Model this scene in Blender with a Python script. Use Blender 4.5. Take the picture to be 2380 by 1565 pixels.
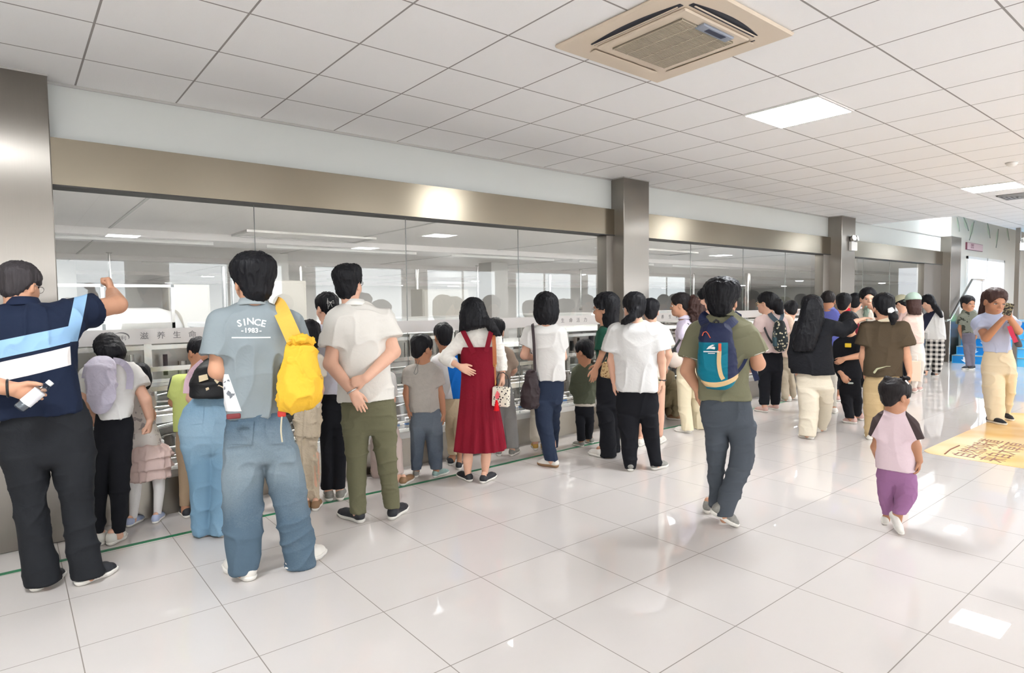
import bpy, math, random
import numpy as np
from mathutils import Matrix, Vector
random.seed(4)
for o in list(bpy.data.objects): bpy.data.objects.remove(o, do_unlink=True)
SC = bpy.context.scene
COL = SC.collection
PI = math.pi
# ------------------------------------------------------------------ camera (2380 x 1565 frame)
CF, CH = 1439.73, 1.528
YAW, PIT, ROL = math.radians(39.135), math.radians(3.095), math.radians(-0.6525)
def cam_axes():
    fw = np.array([math.sin(YAW)*math.cos(PIT), math.cos(YAW)*math.cos(PIT), -math.sin(PIT)])
    rt = np.array([math.cos(YAW), -math.sin(YAW), 0.0]); up = np.cross(rt, fw)
    c, s = math.cos(ROL), math.sin(ROL)
    return c*rt+s*up, -s*rt+c*up, fw
RT, UP, FW = cam_axes()
cam = bpy.data.objects.new('camera', bpy.data.cameras.new('camera'))
COL.objects.link(cam); SC.camera = cam
cam.matrix_world = Matrix(((RT[0], UP[0], -FW[0], 0), (RT[1], UP[1], -FW[1], 0), (RT[2], UP[2], -FW[2], CH), (0, 0, 0, 1)))
cam.data.sensor_width = 36; cam.data.lens = CF/2380*36
cam.data.clip_start = .05; cam.data.clip_end = 200
SC.view_settings.view_transform = 'Standard'; SC.view_settings.look = 'None'
SC.view_settings.gamma = 1; SC.view_settings.use_curve_mapping = False
SC.view_settings.exposure = 1.76
try:
    SC.cycles.max_bounces = 10; SC.cycles.transparent_max_bounces = 16; SC.cycles.sample_clamp_indirect = 6
    SC.cycles.caustics_reflective = False; SC.cycles.caustics_refractive = False
except Exception: pass
wd = bpy.data.worlds.new('world'); SC.world = wd; wd.use_nodes = True
wd.node_tree.nodes['Background'].inputs[0].default_value = (.9, .93, 1, 1)
wd.node_tree.nodes['Background'].inputs[1].default_value = .6
LIGHT_E = 21.5      # strength of the ceiling panels in the hall
FILL_E = 1.5         # glowing panes added in the unseen wall behind the viewer, as fill
INNER_E = 30.0      # strength of the round lamps in the plant room
def ray(u, v): return (u-1190)/CF*RT - (v-782.5)/CF*UP + FW
def onfloor(u, v, z=0.0):
    d = ray(u, v); t = (z-CH)/d[2]; return d[0]*t, d[1]*t
def onY(u, v, Y):
    d = ray(u, v); t = Y/d[1]; return d[0]*t, CH+d[2]*t
# ------------------------------------------------------------------ materials
def lin(c):
    return tuple(((x/12.92) if x <= .04045 else ((x+.055)/1.055)**2.4) for x in c)
def rgb(r, g, b): return lin((r/255, g/255, b/255))
class NT:
    def __init__(s, m): s.t = m.node_tree; s.n = s.t.nodes; s.l = s.t.links
    def new(s, ty, **kw):
        n = s.n.new(ty)
        for k, v in kw.items():
            if k.startswith('_'): n.inputs[int(k[1:])].default_value = v
            else: setattr(n, k, v)
        return n
    def link(s, a, b): s.l.new(a, b)
    def math(s, op, a, b=None, c=None):
        n = s.n.new('ShaderNodeMath'); n.operation = op
        for i, x in enumerate((a, b, c)):
            if x is None: continue
            if isinstance(x, (int, float)): n.inputs[i].default_value = x
            else: s.l.new(x, n.inputs[i])
        return n.outputs[0]
    def mix(s, f, a, b):
        n = s.n.new('ShaderNodeMix'); n.data_type = 'RGBA'
        for i, x in ((0, f), (6, a), (7, b)):
            if isinstance(x, (int, float)): n.inputs[i].default_value = x
            elif isinstance(x, tuple): n.inputs[i].default_value = (*x, 1) if len(x) == 3 else x
            else: s.l.new(x, n.inputs[i])
        return n.outputs[2]
    def xyz(s, coord='Object'):
        tc = s.n.new('ShaderNodeTexCoord'); sp = s.n.new('ShaderNodeSeparateXYZ')
        s.l.new(tc.outputs[coord], sp.inputs[0]); return sp.outputs[0], sp.outputs[1], sp.outputs[2], tc.outputs[coord]
def pmat(name, col, rough=.6, metal=0.0, emit=None, **kw):
    m = bpy.data.materials.new(name); m.use_nodes = True
    b = m.node_tree.nodes['Principled BSDF']
    b.inputs['Base Color'].default_value = (*col, 1); b.inputs['Roughness'].default_value = rough
    b.inputs['Metallic'].default_value = metal
    if emit:
        b.inputs['Emission Color'].default_value = (*emit[0], 1); b.inputs['Emission Strength'].default_value = emit[1]
    for k, v in kw.items(): b.inputs[k.replace('_', ' ')].default_value = v
    return m
def bsdf(m): return m.node_tree.nodes['Principled BSDF']
def noisy(m, scale=8, amt=.12, bump=0, bscale=None, stretch=(1, 1, 1)):
    """slight tone variation and a bump on a plain material"""
    T = NT(m); b = bsdf(m); col = tuple(b.inputs['Base Color'].default_value)[:3]
    tc = T.new('ShaderNodeTexCoord'); mp = T.new('ShaderNodeMapping'); mp.inputs['Scale'].default_value = stretch
    T.link(tc.outputs['Object'], mp.inputs[0])
    n = T.new('ShaderNodeTexNoise'); n.inputs['Scale'].default_value = scale; n.inputs['Detail'].default_value = 3
    T.link(mp.outputs[0], n.inputs[0])
    if amt:
        T.link(T.mix(n.outputs[0], tuple(c*(1-amt) for c in col), tuple(min(1, c*(1+amt)) for c in col)), b.inputs['Base Color'])
    if bump:
        n2 = T.new('ShaderNodeTexNoise'); n2.inputs['Scale'].default_value = bscale or scale*3; n2.inputs['Detail'].default_value = 2
        T.link(mp.outputs[0], n2.inputs[0])
        bp = T.new('ShaderNodeBump'); bp.inputs['Strength'].default_value = bump; bp.inputs['Distance'].default_value = .01
        T.link(n2.outputs[0], bp.inputs['Height']); T.link(bp.outputs[0], b.inputs['Normal'])
    return m
# ------------------------------------------------------------------ objects
def mesh_obj(name, verts, faces, mats, parent=None, smooth=False, midx=None, loc=None, rotz=0):
    me = bpy.data.meshes.new(name)
    if isinstance(verts, np.ndarray) and isinstance(faces, np.ndarray):
        me.vertices.add(len(verts)); me.vertices.foreach_set('co', verts.astype(np.float32).ravel())
        nf, k = faces.shape
        me.loops.add(nf*k); me.loops.foreach_set('vertex_index', faces.astype(np.int32).ravel())
        me.polygons.add(nf); me.polygons.foreach_set('loop_start', np.arange(0, nf*k, k, dtype=np.int32))
        me.update(calc_edges=True)
    else:
        me.from_pydata([tuple(v) for v in verts], [], faces); me.update()
    if not isinstance(mats, (list, tuple)): mats = [mats]
    for m in mats: me.materials.append(m)
    if midx is not None: me.polygons.foreach_set('material_index', np.asarray(midx, dtype=np.int32))
    me.polygons.foreach_set('use_smooth', np.full(len(me.polygons), bool(smooth)))
    o = bpy.data.objects.new(name, me); COL.objects.link(o)
    if parent is not None: o.parent = parent
    if loc: o.location = loc
    if rotz: o.rotation_euler[2] = rotz
    return o
class MB:
    """collects boxes, tubes and prisms; build() links them as one mesh object"""
    def __init__(s): s.v = []; s.f = []; s.m = []; s.sm = []
    def add(s, vs, fs, mi=0, sm=False):
        n = len(s.v); s.v += [tuple(map(float, v)) for v in vs]; s.f += [tuple(i+n for i in f) for f in fs]
        s.m += [mi]*len(fs); s.sm += [sm]*len(fs); return s
    def box(s, x0, x1, y0, y1, z0, z1, mi=0, bev=0):
        if bev > 0:
            b = min(bev, (x1-x0)/2.01, (y1-y0)/2.01, (z1-z0)/2.01); vs = []
            def q(ax, sg, sa, sb): # vertex on face ax
                c = [(x0, x1), (y0, y1), (z0, z1)]; r = [0, 0, 0]; o = [i for i in range(3) if i != ax]
                r[ax] = c[ax][sg]
                for i, sgn in zip(o, (sa, sb)): r[i] = c[i][sgn]+(b if sgn == 0 else -b)
                return tuple(r)
            idx = {}
            for ax in range(3):
                for sg in (0, 1):
                    for sa in (0, 1):
                        for sb in (0, 1): idx[(ax, sg, sa, sb)] = len(vs); vs.append(q(ax, sg, sa, sb))
            fs = []
            for ax in range(3):
                for sg in (0, 1):
                    f = [idx[(ax, sg, 0, 0)], idx[(ax, sg, 1, 0)], idx[(ax, sg, 1, 1)], idx[(ax, sg, 0, 1)]]
                    fs.append(f if (sg == 1) != (ax == 1) else f[::-1])
            def vid(ax, cx, cy, cz):
                c = (cx, cy, cz); o = [i for i in range(3) if i != ax]; return idx[(ax, c[ax], c[o[0]], c[o[1]])]
            for ax in range(3):
                o = [i for i in range(3) if i != ax]
                for a in (0, 1):
                    for c2 in (0, 1):
                        cs = []
                        for e in (0, 1):
                            c = [0, 0, 0]; c[ax] = e; c[o[0]] = a; c[o[1]] = c2; cs.append(c)
                        fs.append([vid(o[0], *cs[0]), vid(o[0], *cs[1]), vid(o[1], *cs[1]), vid(o[1], *cs[0])])
            for cx in (0, 1):
                for cy in (0, 1):
                    for cz in (0, 1): fs.append([vid(0, cx, cy, cz), vid(1, cx, cy, cz), vid(2, cx, cy, cz)])
            return s.add(vs, fs, mi)
        vs = [(x0, y0, z0), (x1, y0, z0), (x1, y1, z0), (x0, y1, z0), (x0, y0, z1), (x1, y0, z1), (x1, y1, z1), (x0, y1, z1)]
        return s.add(vs, [(0, 3, 2, 1), (4, 5, 6, 7), (0, 1, 5, 4), (1, 2, 6, 5), (2, 3, 7, 6), (3, 0, 4, 7)], mi)
    def quad(s, a, b, c, d, mi=0): return s.add([a, b, c, d], [(0, 1, 2, 3)], mi)
    def tube(s, pts, r, n=10, mi=0, closed=False, caps=True):
        """round tube along a polyline; r is a number or one per point"""
        P = [Vector(p) for p in pts]; k = len(P); R = r if isinstance(r, (list, tuple)) else [r]*k
        vs = []; prev = None
        for i in range(k):
            if closed: t = (P[(i+1) % k]-P[i-1])
            else: t = (P[min(i+1, k-1)]-P[max(i-1, 0)])
            if t.length < 1e-9: t = Vector((0, 0, 1))
            t.normalize()
            if prev is None:
                a = Vector((0, 0, 1)) if abs(t.z) < .9 else Vector((1, 0, 0)); u = t.cross(a).normalized()
            else: u = (prev-t*prev.dot(t)).normalized()
            prev = u; w = t.cross(u)
            for j in range(n):
                an = 2*PI*j/n; vs.append(P[i]+(u*math.cos(an)+w*math.sin(an))*R[i])
        fs = []
        for i in range(k if closed else k-1):
            for j in range(n):
                a = i*n+j; b = i*n+(j+1) % n; c = ((i+1) % k)*n+(j+1) % n; d = ((i+1) % k)*n+j
                fs.append((a, b, c, d))
        s.add(vs, fs, mi, True)
        if caps and not closed:
            s.add(vs[:n], [tuple(range(n))[::-1]], mi); s.add(vs[-n:], [tuple(range(n))], mi)
        return s
    def cyl(s, x, y, z0, z1, r, n=20, mi=0, r1=None):
        return s.tube([(x, y, z0), (x, y, z1)], [r, r if r1 is None else r1], n, mi)
    def lathe(s, prof, n=24, mi=0, axis=None):
        """prof = (r, z) list, spun about local z; axis = Matrix placing it"""
        vs = []
        for r, z in prof:
            for j in range(n):
                a = 2*PI*j/n; p = Vector((r*math.cos(a), r*math.sin(a), z))
                vs.append(axis @ p if axis is not None else p)
        fs = [(i*n+j, i*n+(j+1) % n, (i+1)*n+(j+1) % n, (i+1)*n+j) for i in range(len(prof)-1) for j in range(n)]
        s.add(vs, fs, mi, True)
        s.add(vs[:n], [tuple(range(n))[::-1]], mi); s.add(vs[-n:], [tuple(range(n))], mi)
        return s
    def ell(s, c, r, n=12, mi=0, M=None):
        prof = [(math.sin(PI*i/n), -math.cos(PI*i/n)) for i in range(n+1)]
        prof[0] = (.001, -1); prof[-1] = (.001, 1)
        k = len(s.v); s.lathe(prof, n*2, mi)
        for i in range(k, len(s.v)):
            p = Vector((s.v[i][0]*r[0], s.v[i][1]*r[1], s.v[i][2]*r[2]))
            if M is not None: p = M @ p
            s.v[i] = tuple(p+Vector(c))
        return s
    def prism(s, poly, z0, z1, mi=0, plane='xy', off=0):
        """polygon extruded; plane xy -> along z, xz -> along y (z0,z1 are y)"""
        def P(p, h): return (p[0], p[1], h) if plane == 'xy' else ((p[0], h, p[1]) if plane == 'xz' else (h, p[0], p[1]))
        n = len(poly); vs = [P(p, z0) for p in poly]+[P(p, z1) for p in poly]
        fs = [tuple(range(n))[::-1], tuple(range(n, 2*n))]+[(i, (i+1) % n, n+(i+1) % n, n+i) for i in range(n)]
        return s.add(vs, fs, mi)
    def build(s, name, mats, parent=None, **kw):
        o = mesh_obj(name, s.v, s.f, mats, parent, **kw)
        o.data.polygons.foreach_set('material_index', np.array(s.m, dtype=np.int32))
        o.data.polygons.foreach_set('use_smooth', np.array(s.sm, dtype=bool))
        return o
def tag(o, label=None, cat=None, group=None, kind=None):
    if label: o['label'] = label
    if cat: o['category'] = cat
    if group: o['group'] = group
    if kind: o['kind'] = kind
    return o
def empty(name, loc=(0, 0, 0), rotz=0, parent=None):
    o = bpy.data.objects.new(name, None); COL.objects.link(o); o.location = loc; o.rotation_euler[2] = rotz
    o.empty_display_size = .1
    if parent is not None: o.parent = parent
    return o
def struct(o): o['kind'] = 'structure'; return o
def copy_tree(o, parent=None):
    c = o.copy(); COL.objects.link(c); c.parent = parent
    for ch in o.children: copy_tree(ch, c)
    return c
def text(name, body, size, mat, parent, M, ext=.001, align='CENTER', bold=0.0):
    """raised lettering as a mesh"""
    cu = bpy.data.curves.new(name, 'FONT'); cu.body = body; cu.size = size; cu.extrude = ext; cu.align_x = align; cu.align_y = 'CENTER'
    cu.resolution_u = 2; cu.offset = bold
    t = bpy.data.objects.new(name, cu); COL.objects.link(t); bpy.context.view_layer.update()
    me = bpy.data.meshes.new_from_object(t.evaluated_get(bpy.context.evaluated_depsgraph_get()))
    bpy.data.objects.remove(t, do_unlink=True)
    me.materials.clear(); me.materials.append(mat)
    o = bpy.data.objects.new(name, me); COL.objects.link(o); o.parent = parent; o.matrix_local = M
    return o
# ================================================================== the hall
CZ, WY = 3.0077, 5.10
GX, GY = .4166, 5.1263      # ceiling grid
FX, FY = .1885, 3.9431      # floor grid
def grid_mat(name, col, line, T0, gx, gy, w, rough, spec=.5, wob=0, bumpd=.002, var=.02):
    m = pmat(name, col, rough); T = NT(m); b = bsdf(m); b.inputs['Specular IOR Level'].default_value = spec
    x, y, z, co = T.xyz()
    def edge(c, g, w):
        f = T.math('FRACT', T.math('DIVIDE', T.math('SUBTRACT', c, g-60*T0), T0))
        d = T.math('MULTIPLY', T.math('MINIMUM', f, T.math('SUBTRACT', 1.0, f)), T0)
        return T.math('LESS_THAN', d, w/2)
    e = T.math('MAXIMUM', edge(x, gx, w), edge(y, gy, w))
    n = T.new('ShaderNodeTexNoise'); n.inputs['Scale'].default_value = 3; n.inputs['Detail'].default_value = 4; T.link(co, n.inputs[0])
    wn = T.new('ShaderNodeTexWhiteNoise', noise_dimensions='2D'); cx = T.new('ShaderNodeCombineXYZ')
    for i, (c, g) in enumerate(((x, gx), (y, gy))): T.link(T.math('FLOOR', T.math('DIVIDE', T.math('SUBTRACT', c, g-60*T0), T0)), cx.inputs[i])
    T.link(cx.outputs[0], wn.inputs['Vector'])
    f = T.math('ADD', T.math('MULTIPLY', n.outputs[0], .5), T.math('MULTIPLY', wn.outputs['Value'], .5))
    base = T.mix(f, tuple(c*(1-var) for c in col), tuple(min(1, c*(1+var)) for c in col))
    T.link(T.mix(e, base, line), b.inputs['Base Color'])
    bp = T.new('ShaderNodeBump'); bp.inputs['Distance'].default_value = bumpd; bp.inputs['Strength'].default_value = .6
    h = T.math('SUBTRACT', 1.0, e)
    if wob:
        n2 = T.new('ShaderNodeTexNoise'); n2.inputs['Scale'].default_value = wob; T.link(co, n2.inputs[0])
        h = T.math('ADD', h, T.math('MULTIPLY', n2.outputs[0], .5))
    T.link(h, bp.inputs['Height']); T.link(bp.outputs[0], b.inputs['Normal'])
    T.link(T.mix(e, (rough,)*3, (.7,)*3), b.inputs['Roughness'])
    return m
M_floor = grid_mat('polished_floor_tile', rgb(210, 204, 200), rgb(134, 126, 118),   .6, FX, FY, .0045, .012, .5, 0, .0006, .015)
M_ceil = grid_mat('ceiling_tile', rgb(248, 247, 246), rgb(160, 155, 152), .6, GX, GY, .011, .95, .1, 160, .003, .012)
def steel(name, col=(.56, .53, .49), rough=.22, an=.75, axis='X', rot=0.0):
    """brushed stainless; the brushing runs along the named axis"""
    m = pmat(name, col, rough, 1.0); T = NT(m); b = bsdf(m)
    b.inputs['Anisotropic'].default_value = an
    tc = T.new('ShaderNodeTexCoord'); mp = T.new('ShaderNodeMapping'); T.link(tc.outputs['Object'], mp.inputs[0])
    mp.inputs['Scale'].default_value = (1, 60, 160) if axis == 'X' else (160, 160, 1)
    n = T.new('ShaderNodeTexNoise'); n.inputs['Scale'].default_value = 3; n.inputs['Detail'].default_value = 2; T.link(mp.outputs[0], n.inputs[0])
    n2 = T.new('ShaderNodeTexNoise'); n2.inputs['Scale'].default_value = 1.3; T.link(tc.outputs['Object'], n2.inputs[0])
    f = T.math('ADD', T.math('MULTIPLY', n.outputs[0], .4), T.math('MULTIPLY', n2.outputs[0], .6))
    T.link(T.mix(f, tuple(c*.86 for c in col), tuple(c*1.1 for c in col)), b.inputs['Base Color'])
    tg = T.new('ShaderNodeTangent', direction_type='RADIAL', axis='Z'); T.link(tg.outputs[0], b.inputs['Tangent'])
    b.inputs['Anisotropic Rotation'].default_value = rot
    return m
M_band = steel('brushed_steel_band', (.28, .242, .185), .24, .7, 'X', .25)
M_col = steel('brushed_steel_column', (.27, .247, .222), .30, .92, 'Z', 0.0)
M_steel = pmat('polished_steel', (.62, .61, .60), .18, 1.0)
M_wall = noisy(pmat('white_panel_wall', rgb(198, 200, 196), .45), 2, .02)
M_cream = noisy(pmat('cream_wall', rgb(222, 216, 204), .35), 2, .03)
M_dark = pmat('dark_joint', rgb(60, 58, 56), .6)
M_white = pmat('white_plastic', rgb(238, 236, 232), .4)
M_silver = pmat('silver_edge', rgb(190, 188, 184), .3, .6)
def glass(name, tint, ior=1.5, k=1.0):
    m = bpy.data.materials.new(name); m.use_nodes = True; T = NT(m); T.n.clear()
    o = T.new('ShaderNodeOutputMaterial'); tr = T.new('ShaderNodeBsdfTransparent'); gl = T.new('ShaderNodeBsdfGlossy')
    tr.inputs[0].default_value = (*tint, 1); gl.inputs['Roughness'].default_value = 0.0; gl.inputs[0].default_value = (.97, 1, .98, 1)
    fr = T.new('ShaderNodeFresnel'); fr.inputs[0].default_value = ior; mx = T.new('ShaderNodeMixShader')
    ge = T.new('ShaderNodeNewGeometry'); T.link(T.math('MULTIPLY', T.math('MULTIPLY', fr.outputs[0], k), T.math('SUBTRACT', 1.0, ge.outputs['Backfacing'])), mx.inputs[0]); T.link(tr.outputs[0], mx.inputs[1]); T.link(gl.outputs[0], mx.inputs[2]); T.link(mx.outputs[0], o.inputs[0])
    return m
M_glass = glass('clear_glass', (.982, .992, .986), 1.52, 1.6)
M_glassedge = pmat('glass_seal', rgb(120, 124, 122), .4)
M_lamp = pmat('lit_diffuser', (1, 1, 1), .5, emit=((.93, .965, 1.0), LIGHT_E))
X0, X1, Y0 = -5.0, 27.0, -6.5
FLX = 13.4
# floor, ceiling
struct(MB().box(X0, X1, Y0, WY+.06, -.1, 0).build('floor', M_floor))
cb = MB(); cb.box(X0, 13.4, Y0, WY+.06, CZ, CZ+.03); cb.box(13.4, X1, Y0, 3.65, CZ, CZ+.03)
struct(cb.build('ceiling', M_ceil))
struct(MB().box(13.4, X1, 3.65, WY+.1, 3.9, 3.93).build('ceiling', M_wall))
cb = MB(); cb.box(13.38, 13.4, 3.65, WY+.1, CZ+.03, 3.9); cb.box(13.38, X1, 3.63, 3.65, CZ+.03, 3.9)
struct(cb.build('trim_bulkhead', M_white))
# outer walls (behind the viewer, left end, right end)
struct(MB().box(X0-.1, X0, Y0-.1, WY+.1, 0, CZ).build('wall_left', M_cream))
M_back = noisy(pmat('back_wall_paint', rgb(226, 220, 210), .5), 2, .04)
wb_ = MB(); wb_.box(X0-.1, X1+.1, Y0-.1, Y0, 0, .95); wb_.box(X0-.1, X1+.1, Y0-.1, Y0, 2.65, CZ); BW = [(-4.2+3.6*k, -1.4+3.6*k) for k in range(8)]; xe = X0-.1
for a_, b_ in BW: wb_.box(xe, a_, Y0-.1, Y0, .95, 2.65); xe = b_
wb_.box(xe, X1+.1, Y0-.1, Y0, .95, 2.65); struct(wb_.build('wall_back', M_back))
M_fill_pane = pmat('added_fill_pane', (1, 1, 1), .5, emit=((.90, .95, 1), FILL_E))
for k, (a_, b_) in enumerate(BW):  # added windows whose glowing panes brighten the ceiling and the visitors' backs
    w = struct(empty('window_%d' % (61+k), (a_, Y0-.05, .95))); L_ = b_-a_; fr = MB()
    for q in ((0, L_, 0, .06), (0, L_, 1.64, 1.70), (0, .06, .06, 1.64), (L_-.06, L_, .06, 1.64), (L_/2-.03, L_/2+.03, .06, 1.64)): fr.box(q[0], q[1], -.03, .04, q[2], q[3])
    fr.build('window_frame', M_white, w); MB().box(.05, L_-.05, -.01, .0, .05, 1.65).build('window_pane', M_fill_pane, w)
struct(MB().box(X1, X1+.1, Y0-.1, WY+.1, 0, 3.93).build('wall_right', M_cream))
# window wall: upper panels, steel band, sill, plinth
struct(MB().box(X0, 17.6, WY, WY+.10, 2.64, CZ).build('wall_window_upper', M_wall))
struct(MB().box(13.4, 17.6, WY, WY+.10, CZ, 3.9).build('wall_window_upper', M_wall))
tb = MB(); tb.box(X0, 17.6, WY-.012, WY, CZ-.018, CZ); struct(tb.build('trim_ceiling_edge', M_silver))
COLS = [(-.28, .26, 4.95), (5.72, 6.19, 4.90), (11.5, 12.06, 4.86), (17.46, 18.2, 4.88)]
def bay(x0, x1, joints, xe, n):
    """one window bay from x0 to x1; glass ends at xe"""
    b = MB(); b.box(x0, x1, WY-.05, WY+.12, 2.335, 2.64, 0)
    struct(b.build('trim_header_%d' % n, M_band))
    struct(MB().box(x0, x1, WY-.058, WY+.12, 2.325, 2.335).build('trim_header_edge_%d' % n, M_dark))
    struct(MB().box(x0, x1, WY-.02, WY+.14, .275, .33).build('trim_sill_%d' % n, M_silver))
    struct(MB().box(x0, x1, WY+.0, WY+.12, .0, .275).build('baseboard_window_%d' % n, M_band2))
    if xe < x1: struct(MB().box(xe, x1, WY-.03, WY+.12, .33, 2.325).build('trim_jamb_%d' % n, M_col))
    js = [x0]+joints+[xe]
    for i in range(len(js)-1):
        g = MB().box(js[i]+.003, js[i+1]-.003, WY+.03, WY+.042, .33, 2.325).build('window_%d' % (n*10+i+1), M_glass)
        struct(g)
    for j in joints: struct(MB().box(j-.002, j+.002, WY+.029, WY+.037, .33, 2.325).build('trim_glass_joint', M_glassedge))
M_band2 = steel('brushed_steel_plinth', (.34, .31, .27), .3, .6, 'X', .25)
bay(-.1, 5.72, [1.552, 2.912, 4.274], 5.60, 1)
bay(6.19, 11.5, [7.39, 8.737, 10.03], 11.27, 2)
bay(12.06, 17.46, [13.11, 14.46], 16.30, 3)
for i, (a, b, yf) in enumerate(COLS):
    c = MB().box(a, b, yf, WY+.2, 0, CZ, 0, .006)
    struct(c.build('wall_column_%d' % (i+1), M_col))
    struct(MB().box(a-.003, b+.003, yf-.003, WY-.02, CZ-.012, CZ-.001).build('trim_column_%d' % (i+1), M_silver))
struct(MB().box(X0, -.28, WY, WY+.1, 0, 2.64).build('wall_window_far_left', M_wall))
# wall past the last column, with the bright window and its red plate
W0, W1, WZ0, WZ1 = 19.45, 23.0, 1.15, 2.62
b = MB(); b.box(18.2, W0, WY, WY+.12, 0, 3.9); b.box(W1, X1, WY, WY+.12, 0, 3.9); b.box(W0, W1, WY, WY+.12, 0, WZ0); b.box(W0, W1, WY, WY+.12, WZ1, 3.9)
struct(b.build('wall_window_far_right', M_cream))
w = struct(empty('window_41', (W0, WY, WZ0)))
fr = MB(); L, H = W1-W0, WZ1-WZ0
for (xa, xb, za, zb) in ((0, .07, 0, H), (L-.07, L, 0, H), (0, L, 0, .07), (0, L, H-.07, H), (L/2-.03, L/2+.03, 0, H)): fr.box(xa, xb, -.03, .05, za, zb)
fr.build('window_frame', M_white, w)
M_day = pmat('daylit_pane', (1, 1, 1), .5, emit=((.92, .93, 1), .42))
MB().box(.05, L-.05, .02, .03, .05, H-.05).build('window_pane', M_day, w)
# ---- green leaf painting near the top of that wall
m = M_leaf = pmat('leaf_green', rgb(206, 214, 190), .6)
wp = tag(empty('wall_painting', (18.6, WY, 3.5)), 'pale green painted leaves high on the cream wall above the far window', 'painting')
for k, (x, z, s, a) in enumerate(((18.6, 3.55, .35, -1.0), (19.1, 3.6, .5, -.6), (20.0, 3.55, .55, -2.2), (21.2, 3.6, .45, -.9), (22.3, 3.5, .5, -1.9), (23.2, 3.6, .4, -.9))):
    pts = []; lp = MB()
    for t in range(14):
        q = t/13*2; w_ = math.sin(min(q, 2-q)*PI/2)*.28*s; tt = min(q, 2-q) if 0 else (q if q <= 1 else 2-q)
        off = math.sin(tt*PI)*.22*s*(1 if q <= 1 else -1); pts.append((x+math.cos(a)*tt*s-math.sin(a)*off, z+math.sin(a)*tt*s+math.cos(a)*off))
    lp.prism([(px_-18.6, pz_-3.5) for px_, pz_ in pts[:-1]], -.004, -.001, 0, 'xz'); lp.build('leaf', M_leaf, wp)
    MB().tube([(x-18.6, -.006, z-3.5), (x-18.6+math.cos(a)*s*.6+.03, -.006, z-3.5+math.sin(a)*s*.6), (x-18.6+math.cos(a)*s*1.1, -.006, z-3.5+math.sin(a)*s*1.15)], .012, 5).build('stem', pmat('stem_grey', rgb(150, 152, 140), .6), wp)
# ---- the ceiling's lights
def ceiling_light(x, y, label):
    t = tag(empty('ceiling_light', (x, y, CZ)), label, 'ceiling light', 'square panel lights in the tiled ceiling')
    f = MB()
    for (a, b_, c, d) in ((-.3, .3, -.3, -.285), (-.3, .3, .285, .3), (-.3, -.285, -.285, .285), (.285, .3, -.285, .285)): f.box(a, b_, c, d, -.012, 0)
    f.build('light_frame', M_white, t); MB().box(-.285, .285, -.285, .285, -.009, -.002).build('diffuser', M_lamp, t)
    return t
LY = GY-.6*4-.3
LABELS = {1: 'large bright square ceiling light nearest the camera, beside the air conditioner', 2: 'smaller bright square ceiling light at the right edge beside the smoke detector'}
for k in range(5):
    ceiling_light(GX+.6*7+.3+5.4*(k-1), LY, LABELS.get(k, 'square ceiling light further along the row of ceiling panels'))
for x, y in ((-3.483, LY-3.6), (7.317, LY-3.6), (12.717, LY-3.6), (18.117, LY-3.6), (-3.483, LY-7.2), (1.917, LY-7.2), (7.317, LY-7.2)):  # the row furthest back is added, to keep light on the left visitors
    ceiling_light(x, y, 'square ceiling light in the rows behind the camera')
for x in (17.0,):  # added light that brightens the wall above the third bay
    t = ceiling_light(x, 4.4, 'added square light in the raised ceiling past the third column'); t.location.z = 3.9; t['group'] = 'added lights in the raised ceiling'
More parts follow.
